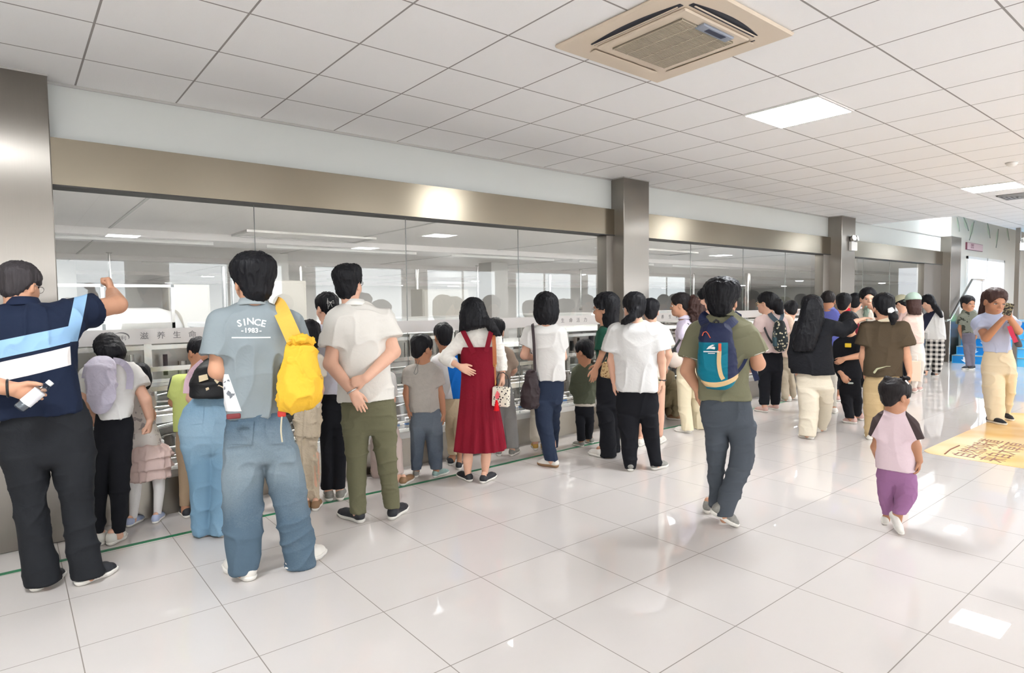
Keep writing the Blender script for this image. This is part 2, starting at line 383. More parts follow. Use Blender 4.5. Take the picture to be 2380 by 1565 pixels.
# ---- ceiling cassette air conditioner
def cassette():
    cx, cy, h = 2.97, 2.19, .47
    t = tag(empty('air_conditioner', (cx, cy, CZ)), 'large cream ceiling cassette air conditioner with central grille and four air slots', 'air conditioner')
    mc = pmat('aged_cream_plastic', rgb(226, 210, 190), .45); md = pmat('dark_slot', rgb(46, 48, 58), .6); mg = pmat('grille_grey', rgb(196, 184, 164), .5)
    p = MB()
    # slopes from outer edge to lower inner plate, with four slots
    p.box(-h, h, -h, h, -.022, 0, 0, .01)
    for (a, b_, c, d) in ((-.36, .36, -.36, -.30), (-.36, .36, .30, .36), (-.36, -.30, -.30, .30), (.30, .36, -.30, .30)): pass
    p.box(-.30, .30, -.30, .30, -.036, -.02, 0, .008)
    p.build('casing', mc, t)
    g = MB(); g.box(-.235, .235, -.235, .235, -.040, -.034)
    g.build('intake', pmat('intake_grey', rgb(140, 130, 114), .6), t)
    g = MB()
    for i in range(47): y = -.23+i*.01; g.box(-.235, .235, y, y+.0035, -.046, -.038)
    for x in (-.235, -.12, 0, .115, .23): g.box(x, x+.006, -.235, .235, -.047, -.038)
    g.build('intake_grille', mg, t)
    for k in range(4):
        R = Matrix.Rotation(k*PI/2, 4, 'Z')
        s = MB(); n = 12; pts = [(-.30+.6*i/n, -.335-.022*math.sin(PI*i/n)) for i in range(n+1)]+[(.30-.6*i/n, -.335+.012) for i in range(n+1)]
        
        if k in (0, 3): pts = [(-.30+.6*i/n, -.345-.034*math.sin(PI*i/n)) for i in range(n+1)]+[(.30-.6*i/n, -.318) for i in range(n+1)]
        else: pts = [(-.30, -.352), (-.10, -.352), (-.10, -.346), (-.30, -.346)]
        s.prism(pts, -.0245, -.018); o = s.build('air_slot', md, t); o.matrix_local = R
        s = MB(); s.box(-.285, .285, -.352 if k in (0, 3) else -.366, -.340 if k in (0, 3) else -.322, -.034, -.029, 0, .002)
        q = s.build('louvre', mc, t); q.matrix_local = R @ (Matrix.Translation((0, -.34, -.028)) @ Matrix.Rotation(.35 if k in (0, 3) else .0, 4, 'X') @ Matrix.Translation((0, .34, .028)))
    s = MB(); s.box(-.10, .18, -.275, -.215, -.05, -.036, 0, .004); s.build('sensor_panel', pmat('blue_grey_plastic', rgb(150, 158, 172), .3), t); MB().box(-.04, .12, -.262, -.232, -.052, -.05).build('display_strip', pmat('navy_display', rgb(50, 60, 84), .3), t)
cassette()
t = tag(empty('smoke_detector', (8.63, 1.87, CZ)), 'small round white smoke detector on the ceiling by the right edge', 'smoke detector')
MB().lathe([(.055, 0), (.055, -.012), (.045, -.03), (.03, -.042), (.012, -.045)]).build('detector_body', M_white, t)
MB().lathe([(.06, 0), (.06, -.006), (.055, -.008)]).build('mounting_ring', M_silver, t)
t = tag(empty('ceiling_vent', (11.49, 2.33, CZ)), 'grey slatted square air vent in the ceiling at the right edge', 'air vent')
v = MB(); 
for k in range(5): r = .27-.05*k; [v.box(a, b_, c, d, -.02-.002*k, -.004) for (a, b_, c, d) in ((-r, r, -r, -r+.02), (-r, r, r-.02, r), (-r, -r+.02, -r, r), (r-.02, r, -r, r))]
v.build('vent_blades', pmat('vent_grey', rgb(170, 170, 170), .5), t); MB().box(-.28, .28, -.28, .28, -.004, 0).build('vent_back', M_dark, t)
# ---- green floor tape
M_tape = noisy(pmat('green_tape', rgb(0, 112, 72), .35), 5, .08)
tp = MB(); xs = [-3+i*.5 for i in range(25)]
for a, b_ in zip(xs, xs[1:]):
    ya, yb = 4.575+.018*math.sin(a*1.7), 4.575+.018*math.sin(b_*1.7)
    tp.add([(a, ya-.02, .0), (b_, yb-.02, .0), (b_, yb+.02, .0), (a, ya+.02, .0), (a, ya-.02, .0015), (b_, yb-.02, .0015), (b_, yb+.02, .0015), (a, ya+.02, .0015)],
           [(4, 5, 6, 7), (0, 1, 5, 4), (2, 3, 7, 6)])
tag(tp.build('floor_tape', M_tape), 'long green tape line stuck on the floor along the viewing windows', 'tape')
# ---- yellow floor sticker with brown writing
def rrect(x0, x1, y0, y1, r, n=8):
    p = []
    for (cx, cy, a0) in ((x1-r, y1-r, 0), (x0+r, y1-r, 90), (x0+r, y0+r, 180), (x1-r, y0+r, 270)):
        for i in range(n+1): a = math.radians(a0+90*i/n); p.append((cx+r*math.cos(a), cy+r*math.sin(a)))
    return p
st = tag(empty('floor_sticker', (8.6, 1.55, 0)), 'yellow floor sticker with brown brush writing at the right edge of the floor', 'floor sticker')
m = pmat('yellow_vinyl', rgb(250, 214, 158), .25); T = NT(m); x, y, z, co = T.xyz(); n = T.new('ShaderNodeTexNoise'); n.inputs['Scale'].default_value = 1.2; T.link(co, n.inputs[0])
cr = T.new('ShaderNodeValToRGB'); cr.color_ramp.elements[0].position = .38; cr.color_ramp.elements[0].color = (*rgb(238, 188, 108), 1); cr.color_ramp.elements[1].position = .62; cr.color_ramp.elements[1].color = (*rgb(252, 216, 160), 1)
T.link(n.outputs[0], cr.inputs[0]); T.link(cr.outputs[0], bsdf(m).inputs['Base Color'])
MB().prism(rrect(-1.62, 1.7, -.95, .62, .14), .0, .0025).build('sheet', m, st)
M_ink = pmat('brown_ink', rgb(120, 66, 20), .5)
def flatM(x, y, a, z=.003): return Matrix.Translation((x, y, z)) @ Matrix.Rotation(a, 4, 'Z')
text('writing', '自然的味道\n来自大草原', .22, M_ink, st, flatM(-1.55, .17, 0), .0006, 'LEFT')
MB().tube([(-1.55, .43, .0035), (-1.3, .455, .0035), (-1.03, .45, .0035)], .007, 6).build('brush_stroke', M_ink, st)
# ---- emergency light on the third column, another on the far post
def emergency(x, y, z, rz, label):
    t = tag(empty('emergency_light', (x, y, z), rz), label, 'emergency light', 'twin headed emergency lights')
    MB().box(-.12, .12, -.055, 0, -.1, .06, 0, .006).build('battery_box', M_white, t)
    for s in (-1, 1):
        A = Matrix.Translation((s*.065, -.05, .12)) @ Matrix.Rotation(math.radians(75), 4, 'X') @ Matrix.Rotation(s*.3, 4, 'Y')
        o = MB().lathe([(.03, -.04), (.05, -.02), (.056, .02), (.05, .03)], 16, 0, A).build('lamp_head', M_silver, t)
        MB().lathe([(.048, .028), (.044, .036), (.02, .040)], 16, 0, A).build('lens', pmat('lens_white', (.95, .95, .95), .1, emit=((1, 1, 1), .8)), o)
        MB().tube([(s*.065, -.03, .05), (s*.065, -.035, .1)], .008).build('bracket', M_silver, t)
emergency(11.90, 4.86, 2.5, 0, 'white emergency light box with two round lamps on the steel column')
# ---- far post and right end
PX, PY = 16.78, 3.45
struct(MB().box(PX, PX+.08, PY, PY+.08, 0, CZ).build('wall_post', steel('dark_steel_post', (.40, .37, .33), .3, .5, 'Z', 0.0)))
emergency(PX+.04, PY-.01, 2.62, 0, 'white emergency light on the dark post at the far right edge')
# ---- blue stairs
def stairs():
    t = tag(empty('staircase', (17.2, 0, 0)), 'bright blue steps with white arrows at the far end of the hall', 'stairs')
    mb = noisy(pmat('blue_vinyl', rgb(10, 130, 205), .35), 3, .15); ml = noisy(pmat('light_blue_vinyl', rgb(90, 185, 230), .3), 3, .1)
    mw = pmat('white_vinyl', rgb(240, 244, 248), .4); h, d = .19, .32
    for k in range(5):
        s = MB().box(k*d, 3.2, .2, 4.74, k*h, (k+1)*h-.0, 0)
        o = s.build('step', ml if k < 4 else ml, t)
        MB().box(k*d-.004, k*d, 3.95 if k < 4 else .2, 4.72, k*h+.012, (k+1)*h-.015).build('blue_riser_panel', mb, o)
        MB().box(k*d-.012, k*d+.05, .2, 4.74, (k+1)*h-.012, (k+1)*h+.003).build('nosing', M_silver, o)
        if k < 4:
            yc = 4.55-.16*k*0 - .06*k*0; z = k*h+.095; a = MB(); yc = 4.58-.0*k
            yc = 4.60-.13*(3-k)*0-.0; yc = 4.28+.10*(2-k)
            a.prism([(yc-.035, z+.065), (yc+.035, z+.065), (yc+.035, z-.005), (yc+.075, z-.005), (yc, z-.07), (yc-.075, z-.005), (yc-.035, z-.005)], k*d-.007, k*d-.004, 0, 'yz')
            a.build('arrow', mw, o)
    return t
stairs()
t = tag(empty('handrail', (17.25, 4.9, 0)), 'round steel handrail rising beside the blue steps', 'handrail')
MB().tube([(-.3, -.09, 1.0), (0, -.09, 1.02), (1.6, -.09, 1.98), (2.6, -.09, 1.98)], .03, 10).build('rail', M_steel, t)
for x, z0, z1 in ((0, 0, 1.0), (1.0, 0, 1.6), (2.5, 0, 1.95)): MB().cyl(x, -.09, z0, z1, .02, 10).build('post', M_steel, t)
b = MB().box(0, .02, 0, .34, 0, .2); o = b.build('notice', M_white, None, loc=(17.62, 4.4, .77)); tag(o, 'small white notice card standing on the blue steps', 'notice')
b = MB().box(0, .02, 0, .13, 0, .16, 0, .004); o = b.build('exit_sign', pmat('green_sign', rgb(60, 215, 110), .4, emit=(rgb(60, 215, 110), 1.2)), None, loc=(18.15, 4.55, .951)); tag(o, 'small lit green exit sign low behind the blue steps', 'sign')
M_redplate = pmat('pink_plate', rgb(222, 190, 194), .3)
t = tag(empty('wall_sign', (19.35, WY-.03, 2.78)), 'dark red edged room sign above the bright far window', 'sign')
MB().box(0, 1.4, 0, .028, 0, .19).build('plate', pmat('dark_red', rgb(120, 60, 76), .4), t); MB().box(.05, 1.38, -.004, 0, .012, .18).build('plate_face', M_redplate, t)
text('writing', '参观通道\nVISITORS', .065, pmat('plate_ink', rgb(170, 120, 130), .5), t, Matrix.Translation((.45, -.006, .1)) @ Matrix.Rotation(PI/2, 4, 'X'), .0006)
# ---- bright doorway at the far right end: pale panels and an orange strip
struct(MB().box(X1-.02, X1, 1.0, 4.2, .95, 2.7).build('window_51', M_day))
tag(MB().box(0, .06, 0, .09, 0, 1.5, 0, .01).build('banner_stand', pmat('orange_banner', rgb(250, 190, 110), .5), None, loc=(21.5, 4.2, .95)), 'narrow orange upright banner by the bright far end', 'banner')
# ================================================================== the plant room behind the glass
PY0, PY1, PZ = WY+.14, 30.0, 2.50
PX1 = 48.0
M_pceil = noisy(pmat('plant_ceiling', rgb(238, 233, 231), .4), .6, .03)
M_pfloor = noisy(pmat('plant_floor', rgb(190, 190, 188), .3), 2, .1)
M_pwall = noisy(pmat('plant_wall', rgb(206, 204, 201), .4), 1, .03)
struct(MB().box(X0, PX1, PY0, PY1, PZ, PZ+.05).build('ceiling_plant', M_pceil))
struct(MB().box(X0, PX1, PY0-.02, PY1, -.15, -.05).build('floor_plant', M_pfloor))
struct(MB().box(X0, PX1, PY1, PY1+.1, -.1, PZ).build('wall_plant_back', M_pwall))
struct(MB().box(X0-.1, X0, PY0, PY1, -.1, PZ).build('wall_plant_left', M_pwall))
struct(MB().box(PX1, PX1+.1, PY0, PY1, -.1, PZ).build('wall_plant_right', M_pwall))
for (a, b_) in ((17.6, PX1),): struct(MB().box(a, b_, PY0-.02, PY0, -.1, PZ).build('wall_plant_front', M_pwall))
# round ceiling lamps
M_plamp = pmat('round_lamp_lit', (1, 1, 1), .5, emit=((1, 1, 1), INNER_E))
M_fill_strip = pmat('added_strip_lit', (1, 1, 1), .5, emit=((1, .975, .96), 38.0))  # glow of the strip lights added for fill
lampgeo = None
for iy in range(3):
    for ix in range(9):
        x, y = -.25+ix*5.1, 14.8+iy*6.0
        if lampgeo is None:
            t = empty('round_ceiling_lamp', (x, y, PZ)); MB().lathe([(.21, 0), (.21, -.03), (.19, -.04)], 20).build('lamp_rim', M_silver, t)
            MB().lathe([(.185, -.036), (.17, -.05), (.08, -.058)], 20).build('diffuser', M_plamp, t); lampgeo = t
        else: t = copy_tree(lampgeo); t.location = (x, y, PZ)
        tag(t, 'round white ceiling lamp in the plant room behind the glass', 'ceiling lamp', 'round lamps in the plant room ceiling')
# added strip lights, hidden above the header, to brighten the plant room
sg = None
for k in range(9):
    if sg is None:
        sg = empty('added_strip_light', (1.0, 5.50, PZ)); MB().box(-.62, .62, -.07, .07, -.03, 0, 0, .005).box(-.62, .62, -.085, -.068, -.13, 0).build('light_housing', M_white, sg); MB().box(-.6, .6, -.055, .055, -.045, -.028, 0, .005).build('diffuser', M_fill_strip, sg); t = sg  # baffle keeps the added light out of the floor reflections
    else: t = copy_tree(sg)
    t.location = (1.0+2.0*k, 5.50, PZ); tag(t, 'added fill strip light, hidden over the machines just inside the viewing glass', 'strip light', 'added strip lights inside the window wall')
# long ceiling seams, ducts and the access frame
for x in (1.0, 4.0, 7.0, 10.0, 13.0): struct(MB().box(x, x+.03, PY0, PY1, PZ-.006, PZ).build('trim_plant_seam', M_silver))
sd_ = None
for y in (9.0, 13.6, 19.6, 25.6):
    struct(MB().box(X0, PX1, y, y+.2, PZ-.09, PZ).build('trim_plant_beam', M_pceil))
    for k in range(8):  # more added lights, out of sight behind the beams, for the room's depth
        t = copy_tree(sg); t.location = (1.0+3.2*k+(y-9)*.5, y+.32, PZ); t.scale = (2.0, 1, 1)
        for ch in t.children:
            if ch.name.startswith('diffuser'):
                if sd_ is None: sd_ = ch.data.copy(); sd_.materials.clear(); sd_.materials.append(pmat('added_strip_dim', (1, 1, 1), .5, emit=((1, .975, .96), 6.5)))
                ch.data = sd_
        tag(t, 'added fill strip light tucked behind a ceiling beam of the plant room', 'strip light', 'added strip lights behind the plant room beams')
for k, (x, y) in enumerate(((3.3, 8.6), (9.8, 7.6))):
    t = tag(empty('ceiling_hatch', (x, y, PZ)), 'pale rectangular hatch frame in the plant ceiling, %s' % ('left of the second column' if k == 0 else 'right of the second column'), 'hatch')
    f = MB(); [f.box(*q, -.03, 0) for q in ((-.9, .9, -.35, -.31), (-.9, .9, .31, .35), (-.9, -.86, -.31, .31), (.86, .9, -.31, .31))]; f.build('hatch_frame', M_silver, t)
    MB().box(-.86, .86, -.31, .31, -.012, 0).build('hatch_panel', M_pceil, t)
# columns and posts of the plant room
for x, y, w in ((3.9, 12, .5), (9.2, 12.0, .5), (14.6, 12, .5), (.9, 16, .5), (6.5, 18, .5)):
    struct(MB().box(x-w/2, x+w/2, y-w/2, y+w/2, -.1, PZ).build('wall_plant_column', M_pwall))
PIPES = ((1.44, 13, 1.55, 0.02), (4.08, 16, 0.3, 0.05), (4.01, 15, 0.3, 0.03), (4.6, 14, 0.3, 0.06), (5.45, 16, 0.3, 0.035), (5.59, 15, 0.3, 0.03), (8.25, 14, 0.3, 0.05), (9.45, 13, 0.5, 0.025), (13.83, 15, 0.3, 0.05), (13.23, 13, 1.35, 0.02), (18.9, 13, 0.3, 0.04), (20.76, 12, 0.3, 0.1))
def hanger(x, y, z0, r=.012, mat=None):
    t = tag(empty('ceiling_drop_pipe', (x, y, 0)), 'thin steel drop pipe hanging from the plant room ceiling', 'pipe', 'thin drop pipes hanging behind the glass')
    MB().cyl(0, 0, z0, PZ, r, 8).build('pipe', mat or M_steel, t); MB().lathe([(.05, PZ), (.05, PZ-.015), (.02, PZ-.02)], 12).build('ceiling_cup', M_silver, t)
    MB().box(-.04, .04, -.03, .03, z0-.06, z0+.02, 0, .004).build('fitting', M_silver, t)
for (x, y, z0, r) in PIPES: hanger(x, y, z0, r)
# ---- machines
M_st2 = noisy(pmat('machine_steel', (.66, .64, .62), .25, 1.0), 6, .1)
M_st3 = noisy(pmat('machine_steel_dull', (.52, .50, .47), .35, 1.0), 6, .12)
M_mpan = noisy(pmat('machine_panel_white', rgb(214, 214, 210), .3), 3, .03)
M_mblack = pmat('machine_black', rgb(40, 38, 36), .5)
M_mglass = glass('guard_glass', (.9, .93, .93), 1.5, 1.0)
M_beige = noisy(pmat('beige_cabinet', rgb(206, 202, 194), .4), 2, .02)
def machine(x, y, L, H, D, rnd, label, group='stainless process machines behind the glass'):
    """a guarded stainless filling unit: frame, rails, glazed guard doors, pipes, cylinders, feet"""
    t = tag(empty('process_machine', (x, y, -.05)), label, 'machine', group)
    f = MB()
    for px in (0, L/2, L):
        for py in (0, D): f.box(px-.03, px+.03, py-.03, py+.03, .08, H)
    for z in (.12, H*.45, H*.72, H-.05):
        for py in (0, D): f.box(0, L, py-.02, py+.02, z-.02, z+.02)
        for px in (0, L): f.box(px-.02, px+.02, 0, D, z-.02, z+.02)
    f.build('frame', M_st2, t)
    MB().box(-.04, L+.04, -.05, D+.04, H, H+.06, 0, .01).build('top_cover', M_mpan, t)
    MB().box(.04, L-.04, D*.55, D-.03, .15, H-.1).build('inner_housing', M_st3, t)
    for k, (xa, xb) in enumerate(((.05, L/2-.04), (L/2+.04, L-.05))):
        g = MB().box(xa, xb, -.012, -.004, H*.47, H*.71).build('guard_door', M_mglass, t)
        q = MB(); [q.box(a, b_, -.016, 0, c, d) for a, b_, c, d in ((xa, xb, H*.47, H*.49), (xa, xb, H*.69, H*.71), (xa, xa+.02, H*.47, H*.71), (xb-.02, xb, H*.47, H*.71))]
        q.build('door_frame', M_st2, g)
        MB().tube([(xb-.05, -.02, H*.55), (xb-.05, -.05, H*.55), (xb-.05, -.05, H*.63), (xb-.05, -.02, H*.63)], .008, 8).build('handle', M_mblack, g)
    p = MB(); nn = int(L/.14)
    for i in range(nn):
        px = .08+i*.14; r = rnd.choice((.02, .03, .04)); h = rnd.uniform(.12, .26)
        p.cyl(px, D*.3, H*.74, H*.74+min(h, H*.22), r, 10, rnd.choice((0, 0, 1)))
    p.build('filler_cylinders', [M_st2, M_mblack], t)
    for zz in (.25, .34, .45, .57, .66):
        if rnd.random() < .8:
            q = MB(); y_ = rnd.uniform(.04, D*.4); q.tube([(0.03, y_, H*zz), (L*rnd.uniform(.3, .6), y_, H*zz), (L*rnd.uniform(.62, .7), y_, H*(zz+.05)), (L-.03, y_, H*(zz+.05))], rnd.choice((.016, .024, .032)), 8)
            q.build('pipe', M_st2, t)
    for k in range(3):
        a = rnd.uniform(.1, L-.35); zz = rnd.choice((.18, .3, .5)); MB().box(a, a+rnd.uniform(.12, .28), .02, .2, H*zz, H*zz+rnd.uniform(.08, .16), 0, .008).build('control_box', rnd.choice((M_st3, M_mpan, M_mblack)), t)
    for px in (0, L/2, L):
        for py in (0, D): MB().lathe([(.05, 0), (.05, .02), (.02, .03), (.02, .09)], 10).build('foot', M_mblack, t, loc=(px, py, 0))
    return t
def conveyor(x, y, L, z, label):
    t = tag(empty('conveyor', (x, y, -.05)), label, 'conveyor', 'stainless conveyors just behind the glass')
    for py in (0, .24): MB().box(0, L, py, py+.02, z, z+.07, 0, .004).build('side_rail', M_st2, t)
    MB().box(0, L, .02, .24, z+.03, z+.045).build('belt', M_st3, t)
    MB().tube([(0, -.03, z+.14), (L, -.03, z+.14)], .012, 8).build('guide_rail', M_st2, t)
    MB().tube([(0, .3, z+.14), (L, .3, z+.14)], .012, 8).build('guide_rail', M_st2, t)
    if z > .45:
        for dz, yy in ((.27, 0), (.27, .26), (.42, .13)): MB().box(0, L, yy-.014, yy+.014, z+dz, z+dz+.04).build('upper_rail', M_st2, t)
        for i in range(int(L/1.1)+2): q_ = MB(); px_ = min(L-.02, .02+i*1.1); q_.box(px_-.015, px_+.015, .0, .03, z+.05, z+.30); q_.box(px_-.015, px_+.015, .23, .26, z+.05, z+.45); q_.build('rail_post', M_st2, t)
    k = int(L/.9)+1
    for i in range(k):
        px = .1+i*(L-.2)/(k-1); l = MB(); l.box(px-.02, px+.02, .02, .06, .03, z); l.box(px-.02, px+.02, .2, .24, .03, z); l.box(px-.02, px+.02, .02, .24, z*.35, z*.35+.03)
        l.box(px-.03, px+.03, .01, .07, 0, .03); l.box(px-.03, px+.03, .19, .25, 0, .03); l.build('leg_pair', M_st2, t)
    return t
rnd = random.Random(11)
xx = -.2; places = ['behind the striped man', 'behind the man in the grey shirt', 'behind the man in the white polo', 'behind the red dress', 'left of the second column', 'right of the second column', 'behind the walking man', 'left of the third column', 'right of the third column']
for i, (x, L, H) in enumerate(((.35, 1.2, 1.27), (1.7, 1.3, 1.2), (3.15, 1.15, 1.22), (4.5, 1.4, 1.0), (6.2, 1.3, 1.15), (7.7, 1.2, 1.1), (9.1, 1.3, 1.2), (10.6, 1.2, 1.1), (12.6, 1.5, 1.1))):
    machine(x, 6.3+.1*(i % 3), L, H, .8, rnd, 'stainless steel process machine with guard doors, %s' % places[i])
    if i in (1, 3, 5, 7): machine(x+.3, 8.6, 1.6, 1.3, 1.0, rnd, 'second row steel process machine, %s' % places[i])
for i, (x, L, z, y) in enumerate(((.3, 2.4, .62, 5.75), (2.8, 2.8, .55, 5.75), (.4, 5.1, .30, 5.30), (6.4, 4.6, .6, 5.75), (6.4, 4.8, .32, 5.30), (12.3, 3.5, .5, 5.75))):
    conveyor(x, y, L, z, 'stainless conveyor with guide rails, %s' % ('upper one in the first window bay, left half', 'upper one in the first window bay, right half', 'low one along the first window bay', 'upper one in the second window bay', 'low one in the second window bay', 'one in the third window bay')[i])
# cartons standing on the conveyors
M_cart = [pmat('carton_white', rgb(236, 236, 236), .4), pmat('carton_blue', rgb(70, 130, 200), .4)]
ct = None
for i in range(60):
    L0 = 5.1 if i < 36 else 4.7; x = (.5+i*.135) if i < 36 else 6.5+(i-36)*.18
    if ct is None:
        ct = MB(); ct.box(-.03, .03, -.02, .02, 0, .1); ct.box(-.031, .031, -.021, .021, .03, .06, 1); ct = ct.build('carton', M_cart)
        c = ct
    else: c = ct.copy(); COL.objects.link(c)
    c.location = (x, 5.43, .296 if i < 36 else .316); c.rotation_euler[2] = rnd.uniform(-.2, .2)
    tag(c, 'small white and blue carton travelling on the low conveyor', 'carton', 'cartons on the low conveyors')
# big pale tank under a wide steel frame, left bay
t = tag(empty('storage_tank', (-.05, 9.9, -.05)), 'huge pale horizontal tank shining behind the left window', 'tank')
A = Matrix.Translation((0, 0, 1.0)) @ Matrix.Rotation(PI/2, 4, 'Y')
MB().lathe([(.3, -2.0), (.52, -1.9), (.57, -1.7), (.57, 1.7), (.50, 1.9), (.3, 2.0)], 36, 0, A).build('shell', pmat('tank_white_enamel', rgb(235, 236, 238), .25), t)
for x in (-1.3, 1.3): MB().box(x-.1, x+.1, -.45, .45, 0, .62).build('saddle', M_st3, t)
MB().lathe([(.2, 0), (.2, .15), (.24, .17), (.24, .2)], 20, 0, Matrix.Translation((0, 0, 1.6))).build('manhole', M_steel, t)
# glazed steel cabin frame in the left bay (rail at z 1.45 and 1.75)
t = tag(empty('guard_frame', (.0, 7.6, 0)), 'wide steel guard frame with a top rail behind the left window', 'frame')
f = MB(); f.box(.1, 1.42, -.03, .03, 1.28, 1.36); f.build('lower_rail', M_st2, t)
f = MB(); f.box(.1, 1.42, -.03, .03, 1.74, 1.77); f.build('upper_rail', M_st2, t)
for x in (.1, .75, 1.39): MB().box(x, x+.03, -.03, .03, -.05, 1.77).build('upright', M_st2, t)
# cabinets
for i, (x, y, w, h, d, lb) in enumerate(((1.9, 10.55, .58, 1.92, .5, 'tall beige electrical cabinet behind the left window, beside the pale tank'), (3.1, 10.5, .9, 2.0, .5, 'pale electrical cabinet deeper in the plant, above the man in the white polo'), (6.9, 11.5, 1.2, 1.9, .5, 'pale cabinet deep in the plant, above the bob haired woman'), (12.4, 11.0, 1.0, 1.9, .5, 'pale cabinet behind the second bay of windows'))):
    t = tag(empty('electrical_cabinet', (x, y, -.05)), lb, 'cabinet', 'electrical cabinets in the plant')
    MB().box(0, w, 0, d, .06, h, 0, .01).build('cabinet_body', M_beige, t); MB().box(0.02, w-.02, .02, d-.02, 0, .06).build('cabinet_plinth', M_mblack, t)
    dd = MB().box(.03, w-.03, -.015, 0, .1, h-.04, 0, .004).build('cabinet_door', M_beige, t); MB().box(w-.12, w-.09, -.035, -.015, h*.5, h*.5+.12, 0, .004).build('handle', M_mblack, dd)
# bright inner doorway
t = struct(empty('door_1', (19.7, 29.96, 0)))
MB().box(-.72, .72, -.02, .02, .0, 2.3).build('door_panel', pmat('bright_white_door', (1, 1, 1), .4, emit=((1, 1, 1), .9)), t)
f = MB(); [f.box(*q) for q in ((-.8, -.72, -.04, .04, 0, 2.38), (.72, .8, -.04, .04, 0, 2.38), (-.8, .8, -.04, .04, 2.3, 2.38))]; f.build('door_frame', M_silver, t)
# blue notice on the glass line
t = tag(empty('notice', (4.22, 5.67, 0)), 'small blue notice plate with white marks behind the glass, right of the red dress', 'notice')
MB().box(-.05, .05, -.005, 0, .98, 1.14).build('upper_plate', pmat('notice_blue', rgb(20, 120, 200), .3), t); MB().box(-.05, .05, -.005, 0, 1.17, 1.24).build('lower_plate', bpy.data.materials['notice_blue'], t)
text('mark', 'i', .1, M_white, t, Matrix.Translation((0, -.007, 1.06)) @ Matrix.Rotation(PI/2, 4, 'X'), .0005)
MB().box(-.005, .005, 0, .01, -.05, 1.0).build('stand', M_steel, t)
# ---- the white strip along the glass with its slogan
M_strip = pmat('frosted_strip', rgb(216, 212, 208), .5); M_letters = pmat('grey_letters', rgb(120, 118, 118), .5)
for n, (xa, xb, slog) in enumerate(((.26, 5.60, ((.612, 'logo'), (.758, '滋'), (.865, '养'), (.969, '生'), (1.073, '命'), (1.176, '活'), (1.28, '力'), (4.68, '滋'), (4.80, '养'), (4.92, '生'), (5.05, '命'), (5.17, '活'), (5.29, '力'))),
                                    (6.19, 11.27, ((6.60, '滋'), (6.757, '养'), (6.915, '生'), (7.07, '命'), (7.23, '活'), (7.38, '力'), (9.9, 'logo'), (10.2, '滋'), (10.35, '养'), (10.5, '生'), (10.65, '命'))),
                                    (12.06, 16.30, ((13.4, '滋'), (13.55, '养'), (13.7, '生'), (13.85, '命'))))):
    t = tag(empty('slogan_strip', (0, WY+.026, 0)), 'pale strip with grey slogan letters across the glass of the %s window bay' % ('first', 'second', 'third')[n], 'strip', 'slogan strips on the viewing glass')
    MB().box(xa+.005, xb-.005, 0, .003, 1.262, 1.372).build('strip', M_strip, t)
    for x, c in slog:
        if c == 'logo':
            text('logo_text', '伊利', .036, M_letters, t, Matrix.Translation((x, -.002, 1.31)) @ Matrix.Rotation(PI/2, 4, 'X'), .0006)
            pts = [(x+.052*math.cos(a), -.001, 1.316+.034*math.sin(a)) for a in [math.radians(-20+150*i/16) for i in range(17)]]
            MB().tube(pts, [.0012+.004*math.sin(PI*min(1, i/16*1.1)) for i in range(17)], 6).build('logo_arc', M_letters, t)
        else: text('letter', c, .056, M_letters, t, Matrix.Translation((x, -.002, 1.318)) @ Matrix.Rotation(PI/2, 4, 'X'), .0006)
